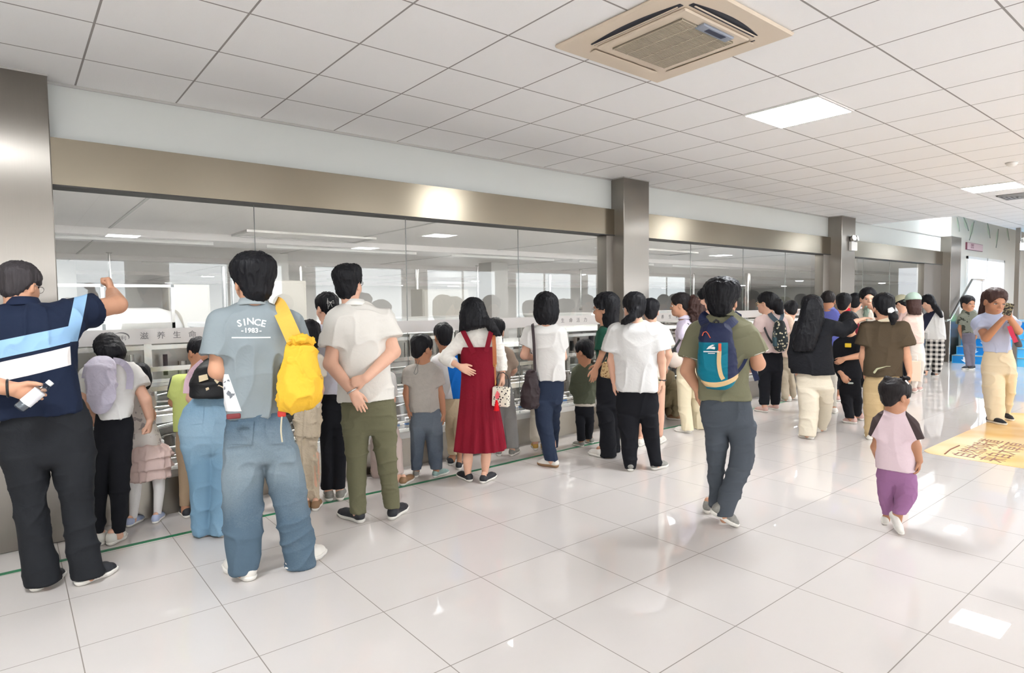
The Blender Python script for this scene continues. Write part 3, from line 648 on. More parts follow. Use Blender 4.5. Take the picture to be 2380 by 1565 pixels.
# ================================================================== figure building: smooth solids sampled on a grid and meshed
_rng = np.random.RandomState(7); _LT = _rng.rand(32, 32, 32).astype(np.float32)
def vnoise(P):
    """smooth lattice noise 0..1 for points (n,3)"""
    P = np.asarray(P, np.float32); i = np.floor(P).astype(int); f = P-i; f = f*f*(3-2*f); r = 0
    for dx in (0, 1):
        for dy in (0, 1):
            for dz in (0, 1):
                w = (f[:, 0] if dx else 1-f[:, 0])*(f[:, 1] if dy else 1-f[:, 1])*(f[:, 2] if dz else 1-f[:, 2])
                r = r+w*_LT[(i[:, 0]+dx) & 31, (i[:, 1]+dy) & 31, (i[:, 2]+dz) & 31]
    return r
def surfnet(D, org, v):
    s = D < 0
    n = s[:-1, :-1, :-1].astype(np.int8).copy()
    C = [(a, b, c) for a in (0, 1) for b in (0, 1) for c in (0, 1)]
    sh = tuple(k-1 for k in D.shape)
    for (a, b, c) in C[1:]: n += s[a:a+sh[0], b:b+sh[1], c:c+sh[2]]
    idx = np.argwhere((n > 0) & (n < 8))
    if len(idx) == 0: return np.zeros((0, 3)), np.zeros((0, 4), int)
    val = np.stack([D[idx[:, 0]+a, idx[:, 1]+b, idx[:, 2]+c] for a, b, c in C], 1); Ca = np.array(C, np.float32)
    acc = np.zeros((len(idx), 3), np.float32); cnt = np.zeros(len(idx), np.float32)
    for i in range(8):
        for j in range(i+1, 8):
            if np.abs(Ca[i]-Ca[j]).sum() != 1: continue
            a, b = val[:, i], val[:, j]; m = (a < 0) != (b < 0); t = np.where(m, a/np.where(m, a-b, 1), 0)
            acc += m[:, None]*(Ca[i]+t[:, None]*(Ca[j]-Ca[i])); cnt += m
    V = np.asarray(org)+v*(idx+acc/cnt[:, None])
    ID = np.full(sh, -1, np.int32); ID[idx[:, 0], idx[:, 1], idx[:, 2]] = np.arange(len(idx)); F = []
    for ax in range(3):
        a = [slice(None)]*3; b = [slice(None)]*3; a[ax] = slice(0, -1); b[ax] = slice(1, None)
        s0, s1 = s[tuple(a)], s[tuple(b)]; E = np.argwhere(s0 != s1); o = [k for k in range(3) if k != ax]
        ok = (E[:, o[0]] > 0) & (E[:, o[1]] > 0) & (E[:, o[0]] < D.shape[o[0]]-1) & (E[:, o[1]] < D.shape[o[1]]-1); E = E[ok]
        def cell(d0, d1):
            q = E.copy(); q[:, o[0]] -= d0; q[:, o[1]] -= d1; return ID[q[:, 0], q[:, 1], q[:, 2]]
        Q = np.stack([cell(1, 1), cell(0, 1), cell(0, 0), cell(1, 0)], 1)
        fl = s0[E[:, 0], E[:, 1], E[:, 2]]
        if ax == 1: fl = ~fl
        Q[~fl] = Q[~fl][:, ::-1]; F.append(Q)
    F = np.concatenate(F); return V, F[(F >= 0).all(1)]
def rot_fr(right, fwd, up): return np.stack([right, fwd, up], 1)
def nrm(v): v = np.asarray(v, float); return v/(np.linalg.norm(v)+1e-9)
# a solid = (distance function, lower corner, upper corner, blend, sign)
def s_tube(P, k=.015, f0=False, f1=False, sy=1.0, sg=1):
    P = np.array(P, float); lo = (P[:, :3]-P[:, 3:4]*max(1, sy)).min(0); hi = (P[:, :3]+P[:, 3:4]*max(1, sy)).max(0)
    def fn(X):
        d = None
        for i in range(len(P)-1):
            a, b, ra, rb = P[i, :3], P[i+1, :3], P[i, 3], P[i+1, 3]; ab = b-a; L2 = ab@ab+1e-12; S = np.array([1, 1/sy, 1])
            Xa = X-a; t = np.clip((Xa@ab)/L2, 0, 1); q = np.sqrt((((Xa-t[..., None]*ab)*S)**2).sum(-1))-(ra+t*(rb-ra))
            if f0 and i == 0: q = np.maximum(q, -(Xa@ab)/math.sqrt(L2))
            if f1 and i == len(P)-2: q = np.maximum(q, ((X-b)@ab)/math.sqrt(L2))
            d = q if d is None else np.minimum(d, q)
        return d
    return (fn, lo, hi, k, sg)
def s_loft(R, n=2.3, k=.02, rt=.02, rb=.0, sg=1, skin=None):
    """rows (z, xc, yc, hw, hd) from any order, super-elliptic sections"""
    R = np.array(sorted(R), float); zs = np.linspace(R[0, 0], R[-1, 0], 96); G = np.stack([np.interp(zs, R[:, 0], R[:, c]) for c in (1, 2, 3, 4)], 1)
    w = 7; K = np.ones(w)/w; pad = np.concatenate([np.repeat(G[:1], w//2, 0), G, np.repeat(G[-1:], w//2, 0)]); G = np.stack([np.convolve(pad[:, c], K, 'valid') for c in range(4)], 1)
    z0, z1 = R[0, 0], R[-1, 0]
    lo = np.array([(R[:, 1]-R[:, 3]).min(), (R[:, 2]-R[:, 4]).min(), z0]); hi = np.array([(R[:, 1]+R[:, 3]).max(), (R[:, 2]+R[:, 4]).max(), z1])
    def fn(X):
        z = X[..., 2]; xc, yc, hw, hd = [np.interp(z, zs, G[:, c]) for c in range(4)]
        q = (np.abs((X[..., 0]-xc)/hw)**n+np.abs((X[..., 1]-yc)/hd)**n)**(1/n)
        d = (q-1)*np.minimum(hw, hd)
        for r, e in ((rt, z-z1), (rb, z0-z)):
            if r > 0: h = np.maximum(r-np.abs(d-e), 0)/r; d = np.maximum(d, e)+h*h*r/4
            else: d = np.maximum(d, e)
        return d
    return (fn, lo, hi, k, sg)
def s_ell(c, r, M=None, k=.015, sg=1, cut=None):
    c = np.array(c, float); r = np.array(r, float); M = np.eye(3) if M is None else np.array(M, float); ext = np.sqrt(((M*r)**2).sum(1))
    def fn(X):
        q = (X-c)@M; l = np.sqrt(((q/r)**2).sum(-1)); l2 = np.sqrt(((q/(r*r))**2).sum(-1))+1e-9
        d = l*(l-1)/l2
        if cut is not None: d = np.maximum(d, (X-np.array(cut[0]))@np.array(cut[1]))
        return d
    return (fn, c-ext, c+ext, k, sg)
def s_box(c, h, r, M=None, k=.01, sg=1):
    c = np.array(c, float); h = np.array(h, float); M = np.eye(3) if M is None else np.array(M, float); ext = np.abs(M)@h
    def fn(X):
        q = np.abs((X-c)@M)-h+r; return np.sqrt((np.maximum(q, 0)**2).sum(-1))+np.minimum(q.max(-1), 0)-r
    return (fn, c-ext, c+ext, k, sg)
def solid(prims, v):
    adds = [p for p in prims if p[4] > 0]; lo = np.min([p[1] for p in adds], 0)-3*v; hi = np.max([p[2] for p in adds], 0)+3*v
    N = np.ceil((hi-lo)/v).astype(int)+1; D = np.full(N, 1.0, np.float32)
    for fn, a, b, k, sg in prims:
        i0 = np.maximum(((a-k-2*v-lo)/v).astype(int), 0); i1 = np.minimum(np.ceil((b+k+2*v-lo)/v).astype(int)+1, N)
        if (i1 <= i0).any(): continue
        g = np.stack(np.meshgrid(*[lo[c]+v*np.arange(i0[c], i1[c]) for c in range(3)], indexing='ij'), -1)
        d = fn(g); s = D[i0[0]:i1[0], i0[1]:i1[1], i0[2]:i1[2]]
        if sg > 0: h = np.maximum(k-np.abs(s-d), 0)/k; s[...] = np.minimum(s, d)-h*h*k*.25
        else: h = np.maximum(k-np.abs(s+d), 0)/k; s[...] = np.maximum(s, -d)+h*h*k*.25
    return surfnet(D, lo, v)
def vnormals(V, F):
    e = np.cross(V[F[:, 2]]-V[F[:, 0]], V[F[:, 3]]-V[F[:, 1]]); N = np.zeros_like(V)
    for c in range(4): np.add.at(N, F[:, c], e)
    return N/(np.linalg.norm(N, axis=1)[:, None]+1e-12)
def folds(V, F, amp, fr, seed=0):
    N = vnormals(V, F); q = V*np.array(fr)*.8+seed*3.7
    w = vnoise(q*.5+9)*1.6; n = vnoise(q+w[:, None]); m = 1-np.abs(2*vnoise(q*1.7+31+w[:, None])-1)
    m = np.clip(m, 0, 1)**5
    m2 = np.clip(1-np.abs(2*vnoise(V*np.array((fr[0]*.7, fr[1]*.7, fr[2]*1.9))+57+w[:, None]*1.3)-1), 0, 1)**6
    return V+N*(amp*((n-.5)*2.2+(m-.2)*1.7+(m2-.15)*.6))[:, None]
# ------------------------------------------------------------------ cloth, skin and hair
_seed = [0]
def cloth(name, col, rough=.85, fold=.35, weave=.15, coarse=22):
    m = pmat(name, col, rough); T = NT(m); b = bsdf(m); b.inputs['Specular IOR Level'].default_value = .25
    tc = T.new('ShaderNodeTexCoord'); n = T.new('ShaderNodeTexNoise'); n.inputs['Scale'].default_value = 4; n.inputs['Detail'].default_value = 3; T.link(tc.outputs['Object'], n.inputs[0])
    c = T.mix(n.outputs[0], tuple(x*.93 for x in col), tuple(min(1, x*1.06) for x in col)); T.link(c, b.inputs['Base Color'])
    n1 = T.new('ShaderNodeTexNoise'); n1.inputs['Scale'].default_value = coarse; n1.inputs['Detail'].default_value = 2; n1.inputs['Distortion'].default_value = 1.2; T.link(tc.outputs['Object'], n1.inputs[0])
    n2 = T.new('ShaderNodeTexNoise'); n2.inputs['Scale'].default_value = 350; T.link(tc.outputs['Object'], n2.inputs[0])
    h = T.math('ADD', T.math('MULTIPLY', n1.outputs[0], fold), T.math('MULTIPLY', n2.outputs[0], weave*.2))
    bp = T.new('ShaderNodeBump'); bp.inputs['Strength'].default_value = .5; bp.inputs['Distance'].default_value = .012; T.link(h, bp.inputs['Height']); T.link(bp.outputs[0], b.inputs['Normal'])
    return m
def recolor(m, fn):
    """fn(T, x, y, z, basecolor_socket) -> colour socket; patterns belonging to the cloth itself"""
    T = NT(m); b = bsdf(m); l = b.inputs['Base Color'].links[0].from_socket; x, y, z, co = T.xyz()
    T.link(fn(T, x, y, z, l, co), b.inputs['Base Color']); return m
def skinmat(name, col):
    m = pmat(name, col, .5); b = bsdf(m); b.inputs['Specular IOR Level'].default_value = .35
    b.inputs['Subsurface Weight'].default_value = .0
    return noisy(m, 14, .06, .06, 60)
def hairmat(name, col, rough=.5):
    m = pmat(name, col, rough); T = NT(m); b = bsdf(m); b.inputs['Specular IOR Level'].default_value = .22
    tc = T.new('ShaderNodeTexCoord'); mp = T.new('ShaderNodeMapping'); mp.inputs['Scale'].default_value = (1, 1, .09); T.link(tc.outputs['Object'], mp.inputs[0])
    n = T.new('ShaderNodeTexNoise'); n.inputs['Scale'].default_value = 190; n.inputs['Detail'].default_value = 4; T.link(mp.outputs[0], n.inputs[0])
    T.link(T.mix(n.outputs[0], tuple(c*.6 for c in col), tuple(c*1.5 for c in col)), b.inputs['Base Color'])
    bp = T.new('ShaderNodeBump'); bp.inputs['Strength'].default_value = .4; bp.inputs['Distance'].default_value = .005; T.link(n.outputs[0], bp.inputs['Height']); T.link(bp.outputs[0], b.inputs['Normal'])
    return m
SK = {'a': skinmat('skin_light', rgb(226, 178, 152)), 'b': skinmat('skin_medium', rgb(208, 156, 126)), 'c': skinmat('skin_tan', rgb(186, 134, 104))}
HB = hairmat('hair_black', rgb(20, 20, 24)); HN = hairmat('hair_brown', rgb(66, 46, 42)); HD = hairmat('hair_soft_black', rgb(34, 30, 31)); HG = hairmat('hair_greying', rgb(58, 54, 56))
M_eye = pmat('eye_white', rgb(225, 220, 215), .2); M_iris = pmat('iris_dark', rgb(34, 24, 20), .15); M_lip = pmat('lips', rgb(176, 104, 94), .4)
M_blk = pmat('black_plastic', rgb(26, 26, 28), .35); M_gold = pmat('gold_metal', rgb(212, 170, 90), .25, 1.0)
M_sole = pmat('shoe_sole_white', rgb(232, 228, 220), .5)
def hand_prims(W, d, n, side, curl=.3, sc=1.0, spread=.06, thumb=.6):
    """palm, four fingers of unequal length, and a thumb leaving the side of the palm"""
    d = nrm(d); n = nrm(np.array(n)-d*(np.array(n)@d)); s = np.cross(d, n)*side; W = np.array(W, float); o = []
    offs = (.027, .009, -.009, -.025); kn = (.084, .088, .084, .077); ln = (.068, .076, .071, .055)
    for i in range(4):
        a = W+d*.008*sc+s*offs[i]*.55*sc; b = W+d*kn[i]*sc+s*offs[i]*sc
        o.append(s_tube([(*a, .0145*sc), (*b, .0112*sc)], .012*sc))
        ang = 0; p = b; dd = nrm(d+s*offs[i]/.027*spread); L = (.45, .30, .25); cs = curl['j'] if isinstance(curl, dict) else (curl, curl*1.15, curl*.7) if not isinstance(curl, (list, tuple)) else tuple(c*curl[i] for c in (1, 1.15, .7))
        rr = (.0090, .0082, .0074, .0062); pts = [(*p, rr[0]*sc*(.92 if i == 3 else 1))]
        for q in range(3):
            ang += cs[q]; v_ = dd*math.cos(ang)+n*math.sin(ang); p = p+v_*ln[i]*L[q]*sc; pts.append((*p, rr[q+1]*sc*(.9 if i == 3 else 1)))
        o.append(s_tube(pts, .003*sc))
    a = W+d*.018*sc+s*.018*sc+n*.004*sc; b = a+nrm(d*.75+s*thumb+n*.30)*.038*sc; c = b+nrm(d*.95+s*thumb*.5+n*.35)*.030*sc; e = c+nrm(d+s*.12+n*.4)*.024*sc
    o.append(s_tube([(*a, .0165*sc), (*b, .0125*sc), (*c, .0102*sc), (*e, .0082*sc)], .006*sc))
    o.append(s_ell(W+d*.045*sc+n*.004*sc, (.036*sc, .044*sc, .013*sc), rot_fr(s, d, n), .012*sc))
    return o
class Person:
    def __init__(s, label, base, vox=.007, sc=1.0, skin='a', hair=HB, name='person', cat='person', group=None):
        X, Y = onfloor(*base) if base[0] > 60 or base[1] > 60 else base
        s.X, s.Y = X, Y; s.a = math.atan2(X, Y); s.n = np.array([math.sin(s.a), math.cos(s.a)]); s.r = np.array([math.cos(s.a), -math.sin(s.a)])
        s.D = math.hypot(X, Y); s.mpp = (X*FW[0]+Y*FW[1]+.6*FW[2])/CF; s.vox = vox; s.sc = sc; s.skin = SK[skin]; s.hm = hair
        s.e = tag(empty(name, (X, Y, 0), -s.a), label, cat, group); s.body = []; s.hair = []; s.isl = MB(); s.im = [s.skin, M_eye, M_iris, M_lip, s.hm]
        _seed[0] += 1; s.seed = _seed[0]; s.lg = []; s.ank = []
    def p(s, u, v, b=0.0):
        """photo pixel -> the person's own frame (x right, y away, z up), at b metres beyond the feet"""
        d = ray(u, v); t = (s.D+b)/(d[0]*s.n[0]+d[1]*s.n[1]); P = d[:2]*t
        return np.array([P@s.r, b, CH+d[2]*t])
    def fl(s, u, v, z=0.0):
        P = np.array(onfloor(u, v, z)); return np.array([P@s.r, P@s.n-s.D, z])
    def rows(s, R, dr=.62, mx=9, mn=.03, b0=0.0, b1=None):
        o = []; vs = [r[0] for r in R]
        for r in R:
            v, ul, ur = r[:3]; b = r[3] if len(r) > 3 else (b0 if b1 is None else b0+(b1-b0)*(v-min(vs))/(max(vs)-min(vs)))
            A, B = s.p(ul, v, b), s.p(ur, v, b); hw = (B[0]-A[0])/2; hd = r[4] if len(r) > 4 else max(mn, min(mx, hw*dr))
            o.append(((A[2]+B[2])/2, (A[0]+B[0])/2, b, hw, hd))
        return o
    def tp(s, pts): return [(*s.p(q[0], q[1], q[3] if len(q) > 3 else 0), q[2]) for q in pts]
    def L(s, R, dr=.62, n=2.3, k=.02, rt=.02, rb=0, mx=9, **kw): return s_loft(s.rows(R, dr, mx, **kw), n, k, rt, rb)
    def T(s, pts, k=.015, **kw): return s_tube(s.tp(pts), k, **kw)
    def part(s, name, mat, prims, vox=None, fold=None, parent=None, label=None, smooth=True, cat=None):
        vox = vox or s.vox; V, F = solid(prims, vox)
        if fold: V = folds(V, F, fold[0]*s.sc, fold[1], s.seed)
        o = mesh_obj(name, V, F, mat, parent if parent is not None else s.e, smooth)
        if label: o['label'] = label
        s.V = getattr(s, 'V', {}); s.V[o.name] = V; return o
    def surf(s, o, x, z):
        """depth of the near side of a garment at (x, z)"""
        V = s.V[o.name]; x, z = np.atleast_1d(x), np.atleast_1d(z); r = np.empty(len(x))
        for i in range(len(x)):
            d = (V[:, 0]-x[i])**2+(V[:, 2]-z[i])**2; m = d < .014**2
            if m.sum() < 3: m = d <= np.partition(d, 12)[12]
            y = V[m, 1]; r[i] = y[y < y.min()+.03].mean()
        return r
    def patch(s, name, o, quad, mat, off=.002, th=.004, n=9):
        """flat piece (four px corners) laid on the near side of a garment"""
        Q = [s.p(u, v, -.12) for u, v in quad]; P = []
        for i in range(n):
            for j in range(n):
                a, b = i/(n-1), j/(n-1); P.append((Q[0]*(1-a)+Q[1]*a)*(1-b)+(Q[3]*(1-a)+Q[2]*a)*b)
        P = np.array(P); y = s.surf(o, P[:, 0], P[:, 2]); A = P.copy(); A[:, 1] = y-off-th; B = P.copy(); B[:, 1] = y+.01; m = n*n
        F = [(i*n+j, (i+1)*n+j, (i+1)*n+j+1, i*n+j+1) for i in range(n-1) for j in range(n-1)]
        bd = [i*n for i in range(n)]+[(n-1)*n+j for j in range(1, n)]+[i*n+n-1 for i in range(n-2, -1, -1)]+[j for j in range(n-2, 0, -1)]
        F += [(bd[k], bd[k]+m, bd[(k+1) % len(bd)]+m, bd[(k+1) % len(bd)]) for k in range(len(bd))]
        return mesh_obj(name, [tuple(v) for v in A]+[tuple(v) for v in B], F, mat, o, False)
    def drape(s, t, o, off=.002, M=None):
        """press a flat lettering mesh onto a garment"""
        M = M or t.matrix_local.copy(); y0 = M.translation.y; W = [M @ v.co for v in t.data.vertices]; y = s.surf(o, np.array([w.x for w in W]), np.array([w.z for w in W]))
        for v, w, yy in zip(t.data.vertices, W, y): v.co = (w.x, yy-off+(w.y-y0), w.z)
        t.matrix_local = Matrix.Identity(4); return t
    def head(s, u, vt, vc, yaw, pitch=0, roll=0, b=.02, style='short', neck=None, face=None, glasses=False, wide=1.0, hairx=(), capk=1.0, nw=1.0):
        A, B = s.p(u, vt, b), s.p(u, vc, b); k = (A[2]-B[2])/.238; s.hk = k; y = math.radians(yaw); q = math.radians(pitch); rl = math.radians(roll)
        f = np.array([math.sin(y), math.cos(y), 0.]); r = np.array([math.cos(y), -math.sin(y), 0.]); up = np.array([0, 0, 1.])
        f, up = f*math.cos(q)-up*math.sin(q), up*math.cos(q)+f*math.sin(q)
        r, up = r*math.cos(rl)-up*math.sin(rl), up*math.cos(rl)+r*math.sin(rl)
        M = rot_fr(r, f, up); c0 = np.array([A[0], b, (A[2]+B[2])/2]); s.hM = M
        H = lambda x, y_, z: c0+M@(np.array([x*wide, y_, z-.119])*k)
        s.H = H; E = lambda c, rr, kk=.012, sg=1, cut=None: s_ell(H(*c), np.array([rr[0]*wide, rr[1], rr[2]])*k, M, kk*k, sg, cut)
        Tt = lambda pts, kk=.01: s_tube([(*H(*p_[:3]), p_[3]*k) for p_ in pts], kk*k)
        s.E_, s.T_ = E, Tt
        s.body += [E((0, -.014, .142), (.072, .092, .084)), E((0, .022, .085), (.060, .064, .078), .03), E((0, .052, .026), (.032, .030, .022), .03),
                   E((.036, .045, .075), (.022, .026, .026), .02), E((-.036, .045, .075), (.022, .026, .026), .02),
                   Tt([(-.034, .070, .125, .010), (0, .078, .126, .010), (.034, .070, .125, .010)], .015),
                   Tt([(0, .080, .118, .0065), (0, .094, .088, .0095)], .008), E((.010, .088, .080), (.008, .009, .007), .005), E((-.010, .088, .080), (.008, .009, .007), .005),
                   Tt([(-.017, .077, .053, .006), (0, .083, .055, .007), (.017, .077, .053, .006)], .008), Tt([(-.014, .076, .043, .006), (0, .081, .042, .007), (.014, .076, .043, .006)], .006),
                   E((-.033, .080, .108), (.013, .010, .008), .012, -1), E((.033, .080, .108), (.013, .010, .008), .012, -1)]
        for sx in (-1, 1):
            s.body += [E((sx*.073, -.008, .100), (.010, .020, .031), .006), E((sx*.079, -.002, .102), (.006, .010, .018), .004, -1)]
        N0 = H(0, -.022, .055); s.nk = N0
        if neck is None: neck = (u, vc+.35*(vc-vt)*.35)
        n1 = s.p(neck[0], neck[1], 0.0 if len(neck) < 3 else neck[2]); nr = .052*k*nw; s.nr = nr; s.body.append(s_tube([(*N0, nr), (*n1, nr*1.05)], .03*k)); s.n1 = n1
        if face is None: face = abs(yaw) > 50
        if face:
            for sx in (-1, 1):
                n0 = len(s.isl.v); s.isl.ell(H(sx*.032, .0745, .108), (.0125*k, .0105*k, .0062*k), 8, 1, Matrix(M.tolist())); s.isl.ell(H(sx*.032, .0815, .108), (.0052*k, .0045*k, .0058*k), 6, 2, Matrix(M.tolist()))
                s.isl.tube([H(sx*.018, .079, .126), H(sx*.034, .080, .131), H(sx*.048, .070, .127)], .0028*k, 6, 4); s.isl.tube([H(sx*.020, .080, .113), H(sx*.033, .086, .1165), H(sx*.045, .076, .111)], .0016*k, 6, 4)
            s.isl.ell(H(0, .0825, .0535), (.017*k, .0065*k, .0042*k), 7, 3, Matrix(M.tolist())); s.isl.ell(H(0, .0815, .0445), (.015*k, .007*k, .0052*k), 7, 3, Matrix(M.tolist()))
        cutf = lambda z, nz=1: (H(0, 0, z), -M[:, 2]*nz)
        cap = E((0, -.014, .150), (.084*capk, .103*capk, .089), cut=cutf(.07 if style in ('short', 'buzz') else .04)); hh = [cap]
        if style == 'buzz': hh = [E((0, -.014, .146), (.078, .098, .087), cut=cutf(.085))]
        if style == 'short': hh += [E((0, -.062, .085), (.058, .040, .058), .03), E((0, -.02, .175), (.082*capk, .092*capk, .066), .02)]
        if style == 'thick': hh = [E((0, -.012, .155), (.095*capk, .108*capk, .092), cut=cutf(.06)), E((0, -.055, .082), (.066, .050, .068), .03), E((0, -.02, .182), (.094*capk, .10*capk, .062), .02), E((.035, .03, .2), (.04, .05, .04), .02)]
        if style == 'bob': hh += [E((0, -.030, .085), (.098, .086, .115), .03, 1, cutf(-.015)), E((0, -.02, .17), (.088, .1, .07), .02)]
        if style == 'tail': hh += [E((0, -.06, .10), (.064, .048, .07), .03), E((0, -.02, .17), (.083, .098, .068), .02)]
        hh.append(E((0, .128, .080), (.079, .098, .103), .012, -1))
        if style in ('short', 'buzz', 'tail', 'thick'):
            for sx in (-1, 1): hh.append(E((sx*.088, .005, .092), (.030, .034, .042), .010, -1))
        hh += list(hairx); s.hair = hh
        if style != 'bald': s.hobj = s.part('hair', s.hm, hh, fold=(.0035, (55, 55, 9)))
        if glasses:
            g = MB(); z, y_ = .108, .094
            for sx in (-1, 1):
                g.tube([H(sx*.033+.021*math.cos(t), y_-.003*abs(math.cos(t)), z+.018*math.sin(t)) for t in [2*PI*i/14 for i in range(14)]], .0016*k, 6, closed=True)
                g.tube([H(sx*.054, y_-.004, z+.004), H(sx*.076, .05, z+.006), H(sx*.078, -.01, z+.004)], .0016*k, 6)
            g.tube([H(-.012, y_, z+.003), H(.012, y_, z+.003)], .0015*k, 6); g.build('glasses', glasses if glasses is not True else M_blk, s.e)
    def torso(s, mat, R, sleeves=(), collar=None, name='shirt', fold=(.0075, (7, 7, 3.6)), dr=.60, hdmax=.16, extra=(), k=.035, hemr=0, n=2.35, label=None, vox=None, nb=.82):
        RR = s.rows(R, dr if dr < .5 else max(dr, .62), hdmax+.012); s.tr = RR; pr = [s_loft(RR, n, .02, .03, hemr)]
        for sl in sleeves: pr.append(s_tube(sl, k, f1=True))
        pr += list(extra)
        o = s.part(name, mat, pr, fold=fold, label=label, vox=vox); s.shirt = o
        s.body.append(s_loft([(z, x, y, w*nb-.008, max(.02, d*nb*.88-.006)) for z, x, y, w, d in RR], 2.2, .03, .02, .02))
        if collar is not None:
            cm, cr, h = collar[:3]; dz = collar[3] if len(collar) > 3 else 0.0; n1, n0 = s.n1, s.nk; ax = nrm(n0-n1); R0 = cr; g = MB(); c = n1+ax*(.012+dz)
            tz, tx, ty, tw, td = max(RR); ax = nrm(np.array([0, .18, 1.])*np.array([1, 1, 1])+.3*ax); c = np.array([tx, ty, tz-.012+dz]); ux = np.array([1., 0, 0]); uy = nrm(np.cross(ax, ux)); cr = max(cr*.92, tw*.98, s.nr*1.27); u, w = ux*1.0, uy*min(1.05, max(.97, td*1.25/cr)); N = 28
            R0 = cr; prof = ((.84, h), (.90, h*1.05), (1.10, -.010), (1.08, -.016), (.94, .0)); vs = []; 
            for rr, hh in prof: vs += [tuple(c+(u*math.cos(t)+w*math.sin(t))*R0*rr+ax*hh) for t in [2*PI*i/N for i in range(N)]]
            fs = [(a*N+i, a*N+(i+1) % N, ((a+1) % 5)*N+(i+1) % N, ((a+1) % 5)*N+i) for a in range(5) for i in range(N)]
            g.add(vs, fs, 0, True); g.build('collar', cm, o)
        return o
    def arm(s, S, E_, W, sleeve=(.55, .066, .075), hand=None, r=(.050, .041, .043, .028), b=(0, 0, 0)):
        """px points (u, v, b); sleeve = (fraction along the arm 0..2, radius at shoulder, radius at hem)"""
        k = s.sc; S, E_, W = [s.p(q[0], q[1], q[2] if len(q) > 2 else 0) for q in (S, E_, W)]; F = E_+(W-E_)*.28
        s.body.append(s_tube([(*S, r[0]*k), (*E_, r[1]*k)], .02)); s.body.append(s_tube([(*E_, r[1]*k), (*F, r[2]*k), (*(E_+(W-E_)*.75), (r[3]+.005)*k), (*W, r[3]*k)], .02))
        s.W = W
        if hand: s.body += hand_prims(W, hand[0], hand[1], hand[2], hand[3] if len(hand) > 3 else .35, (hand[4] if len(hand) > 4 else 1.0)*k)
        if not sleeve: return None
        f, r0, r1 = sleeve
        if f <= 1: Q = [(*S, r0*k), (*(S+(E_-S)*f), r1*k)]
        else: Q = [(*S, r0*k), (*E_, (r0+r1)/2*k), (*(E_+(W-E_)*(f-1)), r1*k)]
        return Q
    def legs(s, mat, pel, L, R, **kw): s.lg.append((mat, pel, L, R, kw))
    def _legs(s, mat, pel, L, R, shoes=None, name='trousers', fold=(.0062, (6, 6, 5)), k=.014, dr=.57, ldr=.95, bL=0, bR=0, vox=None, body=True, n=2.15, label=None):
        RR = s.rows(pel, dr, .155); zh = min(s.tr)[0]+.015 if hasattr(s, 'tr') else 9; RR = [(z, x, y, w*(.90 if z > zh else 1), d*(.88 if z > zh else .97)) for z, x, y, w, d in RR]; pr = [s_loft(RR, 2.3, .02, .0, .07)]; zc, hc = RR[-1][0], RR[-1][4]
        for Q, b in ((L, bL), (R, bR)):
            q = s.rows(Q, ldr, .14, b0=0, b1=b); z0 = q[0][0]; q = [(z, x, y*max(0, min(1, (z0-z)/max(.05, z0*.9)))**.8 if 0 else y, w, d+(max(d, hc*.97)-d)*max(0, 1-(z0-z)/(.34*s.sc))**1.5) for z, x, y, w, d in q]; pr.append(s_loft(q, n, k, .03, 0))
            if body:
                q = sorted(q, reverse=True); P = [(x, y, z, max(.012, min(w*.66, d*.66, .078*s.sc, .03*s.sc+.055*s.sc*max(0, z/ (q[0][0]+.01))))) for z, x, y, w, d in q]; P[0] = (*P[0][:3], min(.075*s.sc, P[0][3])); P.append((P[-1][0], P[-1][1], .05*s.sc, .026*s.sc)); s.body.append(s_tube(P, .02))
        zb = RR[-1][0]+.05*s.sc; s.body.append(s_loft([(max(z, zb), x, y, w*.74, max(.02, d*.70)) for z, x, y, w, d in RR], 2.2, .03, .02, .06))
        return s.part(name, mat, pr, fold=fold, vox=vox, label=label)
    def leg(s, pts, sock=None):
        """bare leg through px points (u, v, radius, b)"""
        s.body.append(s.T(pts, .02))
    def shoe(s, heel, toe, up, sole=None, hz=0.0, tz=0.0, w=.046, h=.075, solet=.026, lift=None, label=None):
        """heel and toe are px points on the floor (or at heights hz, tz)"""
        A, B = s.fl(*heel, hz), s.fl(*toe, tz); L = np.linalg.norm(B-A); lim = .30*s.sc
        if L > lim: B = A+(B-A)*lim/L
        if L < .17*s.sc: B = A+(B-A)*(.17*s.sc/max(L, .01))
        A, B = A.copy(), B.copy(); f = nrm(B-A); side = nrm(np.cross(f, (0, 0, 1))); upv = np.cross(side, f); k = s.sc; L = np.linalg.norm(B-A)
        P = lambda t, z, y=0: A+f*(t*L)+upv*z*k+side*y*k
        M = rot_fr(side, f, upv); w *= k
        out = [s_tube([(*P(.13, solet), w*.72), (*P(.45, solet), w*.78), (*P(.70, solet), w*1.0), (*P(.88, solet), w*.74)], .01)]
        def flat(pr, z0, z1):
            fn, lo, hi, kk, sg = pr; a, b = P(0, z0), P(0, z1)
            return (lambda X: np.maximum(np.maximum(fn(X), (a-X)@upv), (X-b)@upv), lo, hi, kk, sg)
        uppr = [s_tube([(*P(.16, h*.62), w*.66), (*P(.42, h*.62), w*.72), (*P(.70, .030), w*.86), (*P(.86, .022), w*.66)], .02), s_tube([(*P(.15, .045), w*.72), (*P(.20, h+.005), w*.70)], .02, f1=True)]
        uppr = [flat(q, solet*.6, h+.03) for q in uppr]
        u = s.part('shoe', up, uppr, vox=min(s.vox, .008), label=label)
        s.part('sole', sole or M_sole, [flat(out[0], 0, solet)], vox=min(s.vox, .006), parent=u)
        s.body.append(s_tube([(*P(.2, .05), .024*k), (*P(.2, .085), .026*k)], .01)); s.ank.append(P(.2, .06)[1]); return P(.2, .06)
